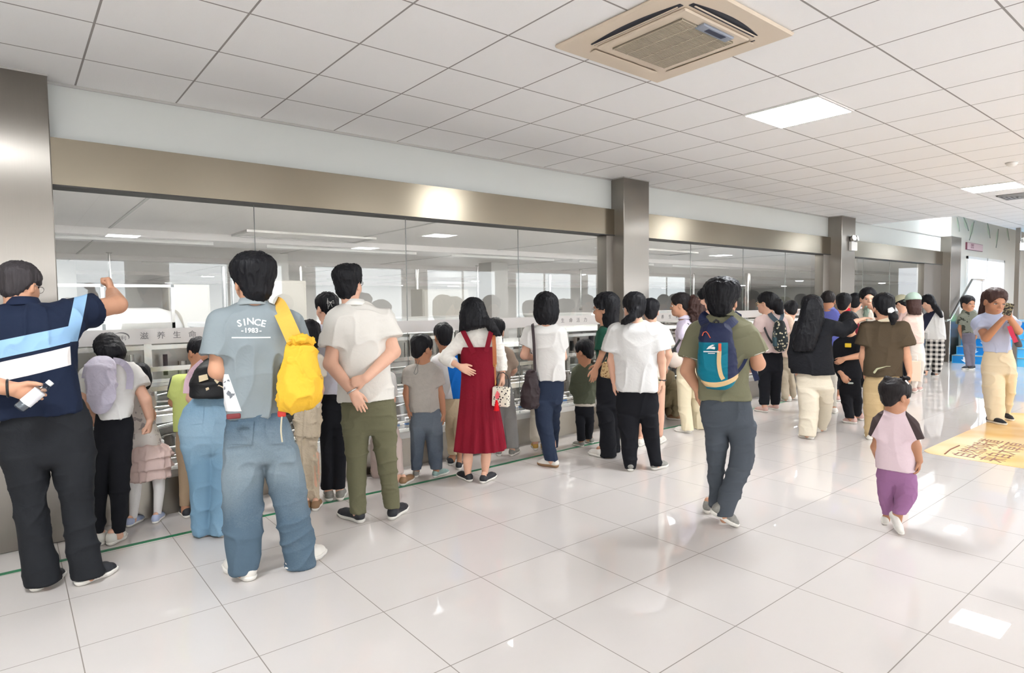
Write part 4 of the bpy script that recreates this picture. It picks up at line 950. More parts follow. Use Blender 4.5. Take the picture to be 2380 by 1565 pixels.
    def done(s, vox=None):
        for mat, pel, L, R, kw in s.lg:
            if len(s.ank) >= 2: kw['bL'], kw['bR'] = s.ank[0], s.ank[1]
            pk = kw.pop('pockets', ()); o = s._legs(mat, pel, L, R, **kw)
            for q in pk: s.patch('pocket', o, q, mat, .001, .005)
        V, F = solid(s.body, vox or s.vox); n = len(V); I = s.isl
        if len(I.v):
            o = mesh_obj('body', [tuple(v) for v in V]+I.v, [tuple(f) for f in F.tolist()]+[tuple(i+n for i in f) for f in I.f], s.im, s.e, True, [0]*len(F)+I.m)
        else: o = mesh_obj('body', V, F, s.skin, s.e, True)
        return o
    def thing(s, name, label, cat, group=None): return tag(empty(name, (s.X, s.Y, 0), -s.a), label, cat, group)
    def ribbon(s, name, mat, pts, w, parent, t=.004, nrmv=(0, -1, 0), closed=False):
        """flat strap through px points (u, v, b); nrmv is the way its face looks"""
        P = [s.p(*q) for q in pts]; Q = []
        for i in range(len(P)-1):
            p0, p1, p2, p3 = P[max(i-1, 0)], P[i], P[i+1], P[min(i+2, len(P)-1)]
            for j in range(5):
                a = j/5; Q.append(.5*((2*p1)+(-p0+p2)*a+(2*p0-5*p1+4*p2-p3)*a*a+(-p0+3*p1-3*p2+p3)*a**3))
        Q.append(P[-1]); g = MB(); vs = []; k = len(Q)
        for i in range(k):
            tg = nrm(Q[min(i+1, k-1)]-Q[max(i-1, 0)]); nn = nrm(np.array(nrmv)-tg*(np.array(nrmv)@tg)); sd = np.cross(tg, nn)
            for a, b in ((-1, -1), (1, -1), (1, 1), (-1, 1)): vs.append(tuple(Q[i]+sd*w/2*a+nn*t/2*b))
        fs = [(0, 1, 2, 3), tuple(4*(k-1)+j for j in (3, 2, 1, 0))]+[(4*i+j, 4*i+(j+1) % 4, 4*i+4+(j+1) % 4, 4*i+4+j) for i in range(k-1) for j in range(4)]
        g.add(vs, fs, 0, False); return g.build(name, mat, parent)
    def textM(s, u, v, b, tilt=0):
        P = s.p(u, v, b); return Matrix.Translation(P.tolist()) @ Matrix.Rotation(tilt, 4, 'Y') @ Matrix.Rotation(PI/2, 4, 'X')
# ================================================================== the visitors
Wt = cloth('cloth_white', rgb(224, 222, 218)); Blk = cloth('cloth_black', rgb(24, 25, 30), .9); Navy = cloth('cloth_navy', rgb(34, 44, 66)); 
Sh_blk = pmat('shoe_black', rgb(36, 38, 44), .6); Sh_wht = pmat('shoe_white', rgb(226, 222, 214), .55); Sh_brn = pmat('shoe_brown', rgb(150, 116, 84), .6); Sh_gry = noisy(pmat('shoe_grey', rgb(140, 138, 132), .6), 60, .4)
Sh_pnk = pmat('shoe_pink', rgb(206, 170, 160), .6); Sh_blu = pmat('shoe_pale_blue', rgb(176, 186, 214), .6)
# ---- the man in the striped polo, fist on the glass
def stripes(T, x, y, z, base, co):
    t = T.math('ADD', z, T.math('MULTIPLY', x, -.22))          # bands run with the twist of the shirt
    def band(lo, hi): return T.math('MULTIPLY', T.math('GREATER_THAN', t, lo), T.math('LESS_THAN', t, hi))
    body = T.math('LESS_THAN', x, .03)
    c = T.mix(T.math('MULTIPLY', band(1.335, 1.425), body), base, rgb(150, 190, 226))
    c = T.mix(T.math('MULTIPLY', band(1.215, 1.315), body), c, rgb(240, 234, 230))
    s = T.math('ADD', x, T.math('MULTIPLY', T.math('SUBTRACT', z, 1.45), -.22))
    sl = T.math('MULTIPLY', T.math('GREATER_THAN', s, .03), T.math('LESS_THAN', s, .088)); sl = T.math('MULTIPLY', sl, T.math('GREATER_THAN', z, 1.345))
    return T.mix(sl, c, rgb(150, 190, 226))
P = Person('heavy man in a navy, blue and white striped polo with his fist against the glass', (175, 1352), vox=.0065, sc=1.06, skin='b', hair=HG)
P.head(47, 611, 712, 38, 12, 0, b=.04, style='short', neck=(52, 735), glasses=M_silver, wide=1.04, nw=1.15)
S1 = P.arm((152, 735, .02), (272, 708, .22), (261, 680, .40), (.52, .088, .088), ((-.15, .35, .9), (-1, .3, 0), -1, 1.35, 1.0), r=(.056, .050, .050, .034))
S2 = P.arm((-60, 745, 0), (-95, 880, -.06), (27, 904, -.205), (.6, .085, .09), ((.93, .0, -.37), (.0, -1, .0), -1, {'j': (.22, 1.15, .95)}, 1.05), r=(.056, .048, .046, .034))
m = recolor(cloth('striped_polo', rgb(26, 36, 58)), stripes)
P.torso(m, [(702, 20, 88), (712, -20, 120), (728, -62, 160), (760, -74, 182), (810, -66, 178), (870, -50, 178), (920, -30, 186), (962, -12, 196)], [S1, S2], (cloth('navy_collar', rgb(28, 38, 62)), .066, .030), dr=.60, hdmax=.17, k=.07)
P.legs(cloth('trousers_charcoal', rgb(34, 36, 40), .85), [(935, -4, 200), (985, -2, 214), (1040, 0, 222), (1085, 14, 222)],
       [(1050, 2, 116), (1110, 18, 114), (1160, 32, 110), (1220, 38, 114), (1280, 48, 126), (1330, 58, 136), (1352, 62, 140)],
       [(1050, 106, 222), (1110, 124, 220), (1160, 138, 218), (1220, 146, 222), (1280, 158, 230), (1330, 168, 240), (1340, 170, 242)], bL=.02, bR=.0)
P.shoe((76, 1378), (146, 1338), Sh_blk); P.shoe((178, 1364), (268, 1326), Sh_blk, w=.05)
P.done(.005)
t = MB(); c = P.p(18, 903, -.198); t.tube([(c[0], c[1]+.042*math.cos(a), c[2]+.042*math.sin(a)) for i, a in enumerate([2*PI*j/20 for j in range(20)])], .006, 8, closed=True); t.build('bracelet', M_blk, P.e)
B = P.thing('water_bottle', 'clear plastic water bottle with a white cap and label held behind the striped man', 'bottle')
a, b = P.p(43, 951, -.252), P.p(119, 888, -.252); d = Vector((b-a).tolist()); L = d.length; A = Matrix.Translation(a.tolist()) @ d.to_track_quat('Z', 'Y').to_matrix().to_4x4()
M_pet = glass('bottle_plastic', (.86, .9, .93), 1.45, 1.5)
MB().lathe([(.024, 0), (.029, .008), (.030, .03), (.028, .06), (.028, L*.66), (.027, L*.74), (.018, L*.86), (.013, L*.9)], 24, 0, A).build('bottle_shell', M_pet, B)
MB().lathe([(.0245, .006), (.025, .01), (.025, L*.60)], 20, 0, A).build('water', pmat('water', (.85, .9, .95), .02, **{'Transmission_Weight': .9}), B)
MB().lathe([(.0302, L*.2), (.0302, L*.66)], 24, 0, A).build('bottle_label', pmat('label_white', rgb(238, 236, 240), .5), B)
MB().lathe([(.0155, L*.9), (.016, L*.905), (.016, L), (.014, L+.002)], 20, 0, A).build('bottle_cap', pmat('cap_white', rgb(240, 240, 240), .4), B)
# ---- stooping woman with the lilac backpack
P = Person('stooping woman in a white tee and black trousers wearing a lilac grey backpack', (268, 1262), vox=.0065, sc=.92)
P.head(250, 779, 850, -25, 50, 0, b=.22, style='bob', neck=(262, 855, .20), face=False)
S1 = P.arm((305, 868, .16), (338, 930, .08), (349, 976, .10), (.55, .075, .078), ((-.1, -.05, -1), (-1, .2, 0), -1, 1.2), r=(.045, .037, .037, .026))
S2 = P.arm((212, 872, .16), (200, 930, .20), (214, 960, .26), (.6, .07, .07), ((0, .6, -1), (1, 0, 0), 1, .5))
P.torso(Wt, [(838, 226, 292, .20, .08), (856, 200, 318, .19, .10), (885, 196, 318, .15, .12), (915, 204, 312, .12, .12), (945, 218, 310, .05, .12), (972, 232, 304, 0, .12)], [S1, S2])
P.legs(Blk, [(948, 222, 302), (985, 220, 308), (1030, 218, 308), (1060, 222, 304)], [(1030, 216, 258), (1100, 216, 252), (1160, 219, 248), (1238, 222, 242)], [(1030, 252, 308), (1100, 252, 304), (1160, 256, 300), (1238, 262, 292)])
P.shoe((234, 1270), (240, 1248), Sh_wht); P.shoe((254, 1270), (290, 1248), Sh_wht); P.done(.0055)
B = P.thing('backpack', 'pale lilac grey backpack on the stooping woman at the left', 'backpack')
lil = cloth('lilac_nylon', rgb(196, 190, 206), .6, .8); o = P.part('bag_body', lil, [P.L([(828, 212, 258, .09, .05), (850, 198, 268, .04, .08), (890, 196, 272, .0, .09), (930, 204, 268, -.05, .08), (962, 214, 252, -.08, .05)], k=.03, rt=.04, rb=.04)], fold=(.008, (9, 9, 7)), parent=B)
o = P.part('front_pocket', cloth('lilac_pocket', rgb(176, 168, 196), .6), [P.L([(888, 238, 262, -.055, .02), (940, 232, 258, -.11, .02)], rt=.01, rb=.01)], parent=B)
P.ribbon('shoulder_strap', lil, [(262, 838, .06), (285, 844, .10), (302, 868, .06), (300, 905, .02)], .04, B); P.ribbon('shoulder_strap', lil, [(222, 838, .06), (205, 850, .09), (198, 880, .10)], .04, B)
# ---- small girl in the tiered dress
P = Person('small girl in a white print dress with a pink tiered skirt and white tights', (345, 1213), vox=.0065, sc=.68)
P.head(322, 846, 905, -10, 15, 0, b=.0, style='bob', neck=(322, 915), face=False)
S1 = P.arm((340, 922), (352, 965, .06), (352, 990, .12), (.5, .07, .07), ((0, .5, -1), (-1, 0, 0), -1)); S2 = P.arm((305, 922), (296, 965, .06), (300, 990, .12), (.5, .07, .07), ((0, .5, -1), (1, 0, 0), 1))
m = recolor(cloth('print_dress', rgb(222, 214, 208)), lambda T, x, y, z, b, co: T.mix(T.math('GREATER_THAN', (lambda n: (T.link(co, n.inputs[0]), n.outputs[0])[1])(T.new('ShaderNodeTexNoise', **{'_2': 26.0})), .60), b, rgb(176, 166, 164)))
P.torso(m, [(908, 306, 340), (918, 300, 346), (950, 302, 348), (985, 300, 360), (1018, 298, 372), (1050, 298, 378)], [S1, S2], name='dress', nb=.6)
P.part('tiered_skirt', cloth('pink_tier', rgb(222, 196, 188)), [P.L([(1035, 296, 380), (1062, 290, 402)], dr=.7), P.L([(1060, 296, 392), (1088, 288, 404)], dr=.7), P.L([(1084, 298, 388), (1112, 292, 398)], dr=.7)], fold=(.012, (22, 22, 3)))
tg = cloth('white_tights', rgb(232, 228, 226)); P.part('tights', tg, [P.T([(368, 1100, .045), (370, 1140, .036), (366, 1192, .026)]), P.T([(316, 1100, .045, -.02), (314, 1150, .036, -.02), (310, 1200, .026, -.02)])])
P.leg([(368, 1100, .035), (370, 1140, .028), (366, 1205, .02)]); P.leg([(316, 1100, .035, -.02), (312, 1150, .028, -.02), (310, 1210, .02, -.02)])
P.body.append(P.L([(1000, 312, 356), (1110, 302, 385)])); P.shoe((358, 1220), (380, 1198), Sh_blu); P.shoe((296, 1228), (334, 1206), Sh_blu); P.done(.006)
# ---- boy in lime and grey
P = Person('boy in a lime green shirt with dark raglan sleeves, between the two stooping women', (446, 1203), vox=.0065, sc=.8, skin='c')
P.head(459, 782, 850, -30, 10, 0, b=.02, style='buzz', neck=(456, 868))
S1 = P.arm((418, 888), (404, 935, .03), (420, 950, .16), (.75, .07, .062), ((0, .8, 0), (0, 0, -1), 1)); S2 = P.arm((478, 888), (488, 935, .03), (478, 950, .16), (.75, .07, .062), ((0, .8, 0), (0, 0, -1), 1))
m = recolor(cloth('raglan_lime', rgb(202, 214, 128)), lambda T, x, y, z, b, co: T.mix(T.math('GREATER_THAN', T.math('ADD', T.math('ABSOLUTE', T.math('SUBTRACT', x, -.01)), T.math('MULTIPLY', T.math('SUBTRACT', z, 1.02), .28)), .082), b, rgb(62, 66, 70)))
P.torso(m, [(864, 440, 474), (872, 424, 484), (888, 408, 490), (930, 402, 492), (1000, 404, 490)], [S1, S2])
P.legs(cloth('khaki_boy', rgb(166, 142, 116)), [(990, 406, 488), (1030, 410, 486), (1060, 412, 484)], [(1040, 410, 450), (1120, 414, 444), (1176, 416, 440)], [(1040, 446, 486), (1120, 452, 482), (1176, 454, 480)])
P.shoe((436, 1206), (424, 1190), Sh_blk); P.shoe((462, 1206), (474, 1190), Sh_blk); P.done()
# ---- woman in pale jeans, bending
P = Person('bending woman in pale blue jeans and a pink top', (492, 1242), vox=.0065, sc=.96)
P.head(492, 838, 905, 0, 60, 0, b=.34, style='bob', neck=(490, 880, .26), face=False)
S1 = P.arm((462, 880, .22), (448, 925, .24), (462, 940, .34), (.6, .07, .075), ((0, 1, 0), (0, 0, -1), 1)); S2 = P.arm((530, 880, .22), (545, 925, .24), (530, 940, .34), (.6, .07, .075), ((0, 1, 0), (0, 0, -1), 1))
P.torso(cloth('pink_top', rgb(226, 200, 208)), [(858, 462, 530, .24, .09), (875, 452, 542, .20, .11), (900, 446, 540, .14, .11), (925, 450, 530, .08, .09)], [S1, S2])
def faded(a, b, s=3.0, zc=.72):
    def f(T, x, y, z, base, co):
        n = T.new('ShaderNodeTexNoise'); n.inputs['Scale'].default_value = s; n.inputs['Detail'].default_value = 4; T.link(co, n.inputs[0])
        n2 = T.new('ShaderNodeTexNoise'); n2.inputs['Scale'].default_value = 160; T.link(co, n2.inputs[0])
        g = T.math('SUBTRACT', 1.0, T.math('MINIMUM', 1.0, T.math('MULTIPLY', T.math('ABSOLUTE', T.math('SUBTRACT', z, zc)), 3.2)))
        v = T.math('ADD', T.math('MULTIPLY', g, .55), T.math('MULTIPLY', T.math('SUBTRACT', n.outputs[0], .5), .9)); v = T.math('ADD', v, T.math('MULTIPLY', T.math('SUBTRACT', n2.outputs[0], .5), .35))
        v = T.math('MINIMUM', 1.0, T.math('MAXIMUM', 0.0, v)); return T.mix(v, a, b)
    return f
P.legs(recolor(cloth('pale_jeans', rgb(140, 176, 206)), faded(rgb(116, 150, 174), rgb(160, 186, 202))), [(922, 444, 534), (945, 424, 540), (985, 412, 548), (1025, 418, 546), (1060, 430, 542)],
       [(1030, 416, 494), (1090, 436, 496), (1150, 442, 494), (1200, 444, 496), (1240, 448, 500)], [(1030, 488, 548), (1090, 490, 546), (1150, 490, 542), (1200, 488, 544), (1240, 488, 546)], ldr=.85, pockets=[[(432, 950), (474, 945), (472, 985), (440, 990)], [(496, 944), (532, 948), (530, 988), (500, 984)]])
P.shoe((470, 1250), (478, 1228), Sh_blk); P.shoe((516, 1250), (524, 1228), Sh_blk); P.done()
B = P.thing('waist_bag', 'black bag with pale stickers slung over the woman in pale jeans', 'bag'); bk = cloth('black_nylon', rgb(26, 26, 28), .5)
P.part('bag_body', bk, [P.L([(832, 486, 536, .06, .05), (850, 456, 546, .0, .07), (885, 441, 552, -.06, .08), (925, 438, 548, -.10, .07)], k=.03, rt=.03, rb=.03)], fold=(.004, (9, 9, 9)), parent=B)
st_ = MB(); tan = pmat('sticker_tan', rgb(226, 206, 170), .5)
for (u, v, w, h, r) in ((472, 880, .055, .035, .2), (501, 852, .035, .022, 0), (505, 885, .03, .03, .7), (512, 902, .045, .028, -.5), (482, 905, .02, .02, .3)):
    c = P.p(u, v, -.15 if v > 870 else -.075); q = [(-w/2, -h/2), (w/2, -h/2*.8), (w/2, h/2), (-w/2*.8, h/2)]; R = [(a*math.cos(r)-b*math.sin(r), a*math.sin(r)+b*math.cos(r)) for a, b in q]
    k = [(c[0]+a, c[1], c[2]+b) for a, b in R]; k2 = [(x, y+.06, z) for x, y, z in k]; st_.add(k+k2, [(0, 1, 2, 3), (7, 6, 5, 4), (0, 4, 5, 1), (1, 5, 6, 2), (2, 6, 7, 3), (3, 7, 4, 0)])
st_.build('patches', tan, B)
P.ribbon('strap', cloth('pink_scarf', rgb(222, 188, 200)), [(474, 842, .12), (452, 862, .10), (440, 885, .05), (436, 915, .0)], .055, B)
# ---- man in grey with the yellow bag
P = Person('tall man in a grey shirt and baggy faded jeans carrying a yellow bag', (628, 1334), vox=.0065, sc=1.06, skin='b')
P.head(586, 591, 712, -18, 2, 0, b=.02, style='thick', neck=(590, 728), face=False, capk=1.0, wide=1.02)
S1 = P.arm((516, 752), (505, 862, -.02), (540, 884, .24), (.68, .078, .092), ((.3, .9, 0), (0, 0, -1), 1)); S2 = P.arm((668, 756), (700, 862, -.02), (668, 900, .24), (.72, .08, .098), ((-.3, .9, 0), (0, 0, -1), 1))
def corner(T, x, y, z, base, co):
    a, b, c = P.p(530, 872, -.1), P.p(562, 958, -.1), P.p(520, 960, -.1); e = T.math('ADD', (a[0]-.0), T.math('MULTIPLY', T.math('SUBTRACT', a[2], z), (b[0]-a[0])/(a[2]-b[2])))
    n = T.new('ShaderNodeTexNoise', **{'_2': 22.0}); T.link(co, n.inputs[0]); w = T.mix(T.math('GREATER_THAN', n.outputs[0], .6), rgb(230, 230, 230), rgb(120, 124, 130))
    return T.mix(T.math('MULTIPLY', T.math('MULTIPLY', T.math('LESS_THAN', x, e), T.math('LESS_THAN', z, a[2])), T.math('GREATER_THAN', z, c[2])), base, w)
m = recolor(cloth('grey_shirt', rgb(140, 150, 154)), corner)
P.torso(m, [(700, 556, 622), (712, 536, 650), (728, 512, 678), (758, 498, 688), (800, 508, 684), (850, 518, 664), (900, 521, 654), (940, 523, 652), (968, 530, 652)], [S1, S2], (cloth('grey_collar', rgb(158, 166, 168)), .066, .024), dr=.56)
for q, (body, sz, v, dv) in enumerate((('SINCE', .050, 748, 5), ('-1983-', .036, 769, 0))):
    for i, ch in enumerate(body):
        u = 584+((-28, -16, -2, 14, 28)[i] if q == 0 else (i-2.5)*8.5); _t = text('back_print', ch, sz, pmat('print_white', rgb(224, 226, 226), .6) if i+q == 0 else bpy.data.materials['print_white'], P.shirt, P.textM(u, v+dv*abs(i-2)/2*(1 if q == 0 else 0), -.143-.002, (i-2)*.12*(1-q)), .0015, bold=.0012); P.drape(_t, P.shirt, M=P.textM(u, v+dv*abs(i-2)/2*(1 if q == 0 else 0), -.145, (i-2)*.12*(1-q)))
P.patch('print_line', P.shirt, [(538, 784), (629, 783), (629, 786), (538, 787)], bpy.data.materials['print_white'], .0, .002, 14)
P.legs(recolor(cloth('faded_jeans', rgb(110, 124, 134)), faded(rgb(84, 104, 120), rgb(150, 162, 168), 3, .62)), [(958, 524, 664), (1000, 521, 678), (1040, 519, 688), (1080, 522, 690)],
       [(1040, 518, 612), (1100, 517, 614), (1160, 518, 612), (1220, 519, 612), (1270, 522, 608), (1305, 528, 602), (1330, 536, 592)],
       [(1040, 608, 690), (1100, 616, 700), (1160, 632, 712), (1220, 646, 722), (1270, 656, 730), (1305, 663, 732), (1316, 666, 732)], bL=0, bR=.02, ldr=.85, fold=(.0065, (6, 6, 7)), pockets=[[(538, 985), (590, 982), (586, 1035), (540, 1036)], [(616, 982), (664, 982), (664, 1032), (620, 1034)]])
P.shoe((588, 1352), (518, 1312), Sh_wht, w=.056); P.shoe((668, 1330), (754, 1284), Sh_wht, w=.056); P.done()
g = P.part('key_fob', pmat('red_fob', rgb(200, 50, 40), .4), [s_box(P.p(655, 962, -.15), (.022, .012, .018), .008)], vox=.004)
P.ribbon('lanyard', cloth('lanyard_beige', rgb(196, 186, 160)), [(655, 968, -.158), (653, 1000, -.165), (656, 1028, -.165)], .008, g)
P.part('red_wallet', pmat('dark_red_wallet', rgb(120, 40, 44), .5), [s_box(P.p(543, 968, -.145), (.035, .01, .014), .006)], vox=.004)
B = P.thing('shoulder_bag', 'bright yellow drawstring rucksack on the grey shirted man', 'bag'); ye = cloth('yellow_canvas', rgb(240, 190, 60), .7, .8)
o = P.part('bag_body', ye, [P.L([(790, 676, 722, -.10, .04), (812, 664, 732, -.12, .065), (850, 653, 740, -.13, .085), (890, 648, 744, -.14, .095), (925, 647, 742, -.14, .09), (950, 652, 728, -.14, .06), (958, 664, 712, -.14, .03)], k=.03, rt=.02, rb=.03),
    P.L([(885, 672, 736, -.22, .025), (915, 668, 734, -.225, .035), (945, 674, 722, -.20, .03)], k=.02, rt=.02, rb=.02)], fold=(.010, (11, 11, 5)), parent=B)
P.part('gathered_top', ye, [P.T([(676, 792, .020, -.14), (700, 788, .024, -.17), (724, 794, .018, -.13)])], fold=(.006, (40, 40, 40)), parent=B, vox=.005)
P.ribbon('shoulder_strap', cloth('strap_yellow', rgb(238, 184, 84)), [(640, 706, .02), (648, 712, -.06), (664, 745, -.145), (684, 790, -.16)], .085, B)
P.part('buckle', pmat('buckle_tan', rgb(196, 150, 60), .5), [s_box(P.p(741, 878, -.17), (.02, .008, .012), .004)], vox=.004, parent=B)
# ---- child in the cream lace skirt
P = Person('long haired child in a cream lace skirt, behind the yellow bag', (718, 1180), vox=.007, sc=.84)
P.head(718, 745, 808, -10, 10, 0, b=0, style='bob', neck=(718, 822), face=False, hairx=[P.L([(775, 700, 738), (830, 702, 736), (860, 706, 732)], dr=.6)])
S1 = P.arm((735, 845), (742, 905), (735, 950, .05), (.5, .07, .07), ((0, .3, -1), (-1, 0, 0), -1)); S2 = P.arm((700, 845), (694, 905), (696, 950, .05), (.5, .07, .07), ((0, .3, -1), (1, 0, 0), 1))
P.torso(cloth('cream_blouse', rgb(222, 212, 196)), [(818, 706, 732), (830, 698, 742), (880, 698, 742), (950, 694, 744)], [S1, S2])
P.part('lace_skirt', cloth('cream_lace', rgb(206, 190, 166), .9, 1.2, .3, 40), [P.L([(940, 690, 744), (1010, 688, 748)], dr=.7), P.L([(1008, 692, 738), (1100, 692, 742), (1180, 700, 738)], dr=.75)], fold=(.018, (20, 20, 5)))
P.body.append(P.L([(930, 704, 736), (1060, 704, 732)])); P.leg([(712, 1060, .05), (714, 1120, .04), (714, 1176, .026)]); P.leg([(726, 1060, .05), (730, 1120, .04), (732, 1176, .026)])
P.shoe((712, 1190), (718, 1168), Sh_brn); P.shoe((732, 1190), (742, 1170), Sh_brn); P.done()
# ---- woman with the bow clip
P = Person('woman with a bow hair clip, lilac white shirt and wide black trousers', (776, 1160), vox=.0065, sc=.97)
P.head(757, 681, 748, -35, 8, 0, b=.02, style='tail', neck=(764, 762), face=True, hairx=[s_ell(P.p(772, 712, -.06), (.045, .04, .045), k=.02)])
S1 = P.arm((730, 785), (722, 860, .05), (738, 880, .2), (.6, .075, .08), ((0, 1, 0), (0, 0, -1), 1)); S2 = P.arm((800, 785), (806, 860, .05), (795, 880, .2), (.6, .075, .08), ((0, 1, 0), (0, 0, -1), 1))
P.torso(cloth('lilac_shirt', rgb(206, 206, 218)), [(748, 748, 784), (760, 732, 800), (780, 718, 808), (830, 722, 806), (880, 730, 804), (916, 738, 804)], [S1, S2])
P.legs(Blk, [(908, 740, 804), (960, 740, 808), (1000, 742, 808)], [(980, 740, 778), (1060, 744, 778), (1135, 748, 778)], [(980, 770, 808), (1060, 774, 806), (1135, 774, 802)])
P.shoe((766, 1168), (762, 1146), Sh_gry); P.shoe((790, 1166), (796, 1146), Sh_gry); P.done()
g = MB(); c = P.p(768, 703, -.115)
for sx in (-1, 1): g.tube([(c[0], c[1], c[2]), (c[0]+sx*.022, c[1]-.004, c[2]+.014), (c[0]+sx*.026, c[1]-.004, c[2]-.008), (c[0], c[1], c[2])], .0022, 6); g.tube([(c[0], c[1], c[2]), (c[0]+sx*.012, c[1], c[2]-.035)], .0018, 6)
g.tube([(c[0]-.02, c[1], c[2]+.03), (c[0]-.018, c[1], c[2]-.05)], .002, 6); g.build('bow_clip', M_silver, P.e)
P.ribbon('pink_strap', cloth('strap_dusty_pink', rgb(214, 180, 176)), [(748, 776, -.105), (762, 792, -.125), (775, 806, -.13)], .02, P.e)
# ---- man in the white polo, hands behind his back
P = Person('man in a white polo and olive trousers clasping his hands behind his back', (868, 1203), vox=.0065, sc=1.03)
P.head(810, 616, 700, 28, -8, 0, b=.02, style='thick', neck=(820, 716), face=True, glasses=True, capk=.96, nw=1.05)
S1 = P.arm((786, 745), (768, 846, -.05), (821, 912, -.20), (.62, .080, .096), ((.42, -.08, -.9), (-.1, 1, .05), 1, .30, 1.0), r=(.052, .046, .045, .031))
W1 = P.W
S2 = P.arm((892, 742), (915, 818, -.06), (850, 880, -.205), (.60, .080, .096), ((-.92, .02, -.25), (-.05, .9, -.4), 1, .8, 1.0), r=(.052, .046, .045, .031))
P.torso(cloth('white_polo', rgb(226, 222, 214)), [(704, 798, 850), (714, 784, 872), (730, 766, 896), (760, 760, 906), (810, 780, 906), (860, 788, 908), (900, 788, 914), (930, 786, 918)], [S1, S2], (cloth('white_collar', rgb(238, 236, 230)), .062, .030), dr=.56)
P.legs(cloth('olive_trousers', rgb(108, 106, 82)), [(912, 792, 916), (950, 792, 920), (985, 796, 922), (1010, 800, 922)],
       [(975, 794, 864), (1040, 803, 856), (1100, 808, 852), (1150, 810, 850), (1192, 812, 850)], [(975, 856, 922), (1040, 868, 922), (1100, 880, 924), (1150, 890, 928), (1180, 895, 930)], fold=(.0062, (6, 6, 8)), pockets=[[(806, 945), (846, 944), (846, 952), (806, 953)], [(872, 944), (908, 942), (908, 950), (872, 952)]])
P.shoe((846, 1218), (786, 1196), Sh_blk); P.shoe((906, 1212), (945, 1182), Sh_blk); P.done(.005)
t = MB(); d = nrm(np.array([.42, -.1, -.75])); u_ = nrm(np.cross(d, (0, 1, 0))); w_ = np.cross(d, u_); c = W1-d*.012
t.tube([tuple(c+(u_*math.cos(a)*.035+w_*math.sin(a)*.034)) for a in [2*PI*j/24 for j in range(24)]], .0065, 8, closed=True); t.build('watch', M_steel, P.e)
# ---- half hidden child in pale pink trousers, and another in white trainers
P = Person('half hidden child in wide pinkish trousers and brown shoes, behind the white polo man', (910, 1122), vox=.008, sc=.85)
P.head(880, 792, 850, 0, 20, 0, b=.15, style='short', neck=(886, 862, .1), face=False)
S1 = P.arm((868, 880), (866, 930, .1), (880, 950, .2), (.7, .07, .07), ((0, 1, 0), (0, 0, -1), 1)); S2 = P.arm((905, 880), (910, 930, .1), (900, 950, .2), (.7, .07, .07), ((0, 1, 0), (0, 0, -1), 1))
P.torso(Wt, [(858, 874, 902, .08), (870, 866, 910, .06), (920, 866, 914), (990, 866, 920)], [S1, S2])
pk = cloth('pinkish_trousers', rgb(198, 180, 172)); P.legs(pk, [(980, 864, 924), (1020, 862, 930), (1040, 862, 934)], [(1020, 860, 898), (1070, 860, 890), (1108, 866, 888)], [(1020, 890, 934), (1070, 902, 936), (1100, 908, 936)])
P.shoe((872, 1112), (868, 1096), Sh_brn); P.shoe((932, 1132), (962, 1112), Sh_brn); P.done()
# ---- boy in the grey tee
P = Person('boy in a heather grey tee and blue jeans with a cord round his neck', (990, 1106), vox=.006, sc=.74, skin='c')
P.head(981, 777, 842, 45, 8, 0, b=.01, style='short', neck=(984, 852), face=True)
S1 = P.arm((950, 868), (945, 915), (949, 950), (.52, .072, .078), ((.05, 0, -1), (1, .2, 0), 1)); S2 = P.arm((1014, 868), (1025, 920), (1031, 962), (.52, .074, .080), ((.05, 0, -1), (-1, .2, 0), -1))
m = recolor(cloth('heather_tee', rgb(184, 178, 170)), faded(rgb(176, 170, 162), rgb(192, 186, 178), 30)); P.torso(m, [(841, 968, 1002), (848, 956, 1012), (862, 944, 1022), (900, 948, 1018), (935, 950, 1019), (956, 951, 1021)], [S1, S2])
for Q in (S1, S2):
    a, b = np.array(Q[0][:3]), np.array(Q[1][:3]); d = nrm(b-a); P.part('cuff', Blk, [s_tube([(*(b-d*.008), Q[1][3]+.002), (*(b+d*.002), Q[1][3]+.002)], .01, f0=True, f1=True)], vox=.005, parent=P.shirt)
P.legs(recolor(cloth('boys_jeans', rgb(96, 106, 120)), faded(rgb(84, 94, 108), rgb(128, 138, 148), 4, .45)), [(950, 952, 1024), (980, 953, 1027), (1004, 954, 1027)], [(990, 953, 992), (1040, 953, 986), (1092, 955, 980)], [(990, 986, 1027), (1040, 992, 1028), (1090, 1000, 1028)])
P.shoe((966, 1112), (970, 1096), Sh_gry); P.shoe((1006, 1112), (1044, 1098), noisy(pmat('shoe_teal', rgb(150, 178, 172), .6), 60, .3)); P.done()
g = MB(); g.tube([P.p(u, v, b) for u, v, b in ((966, 836, -.055), (969, 850, -.08), (964, 862, -.085), (962, 868, -.09), (966, 871, -.09), (971, 866, -.09), (971, 850, -.08), (975, 838, -.06))], .002, 6); g.build('neck_cord', pmat('cord_grey', rgb(80, 90, 92), .7), P.e)
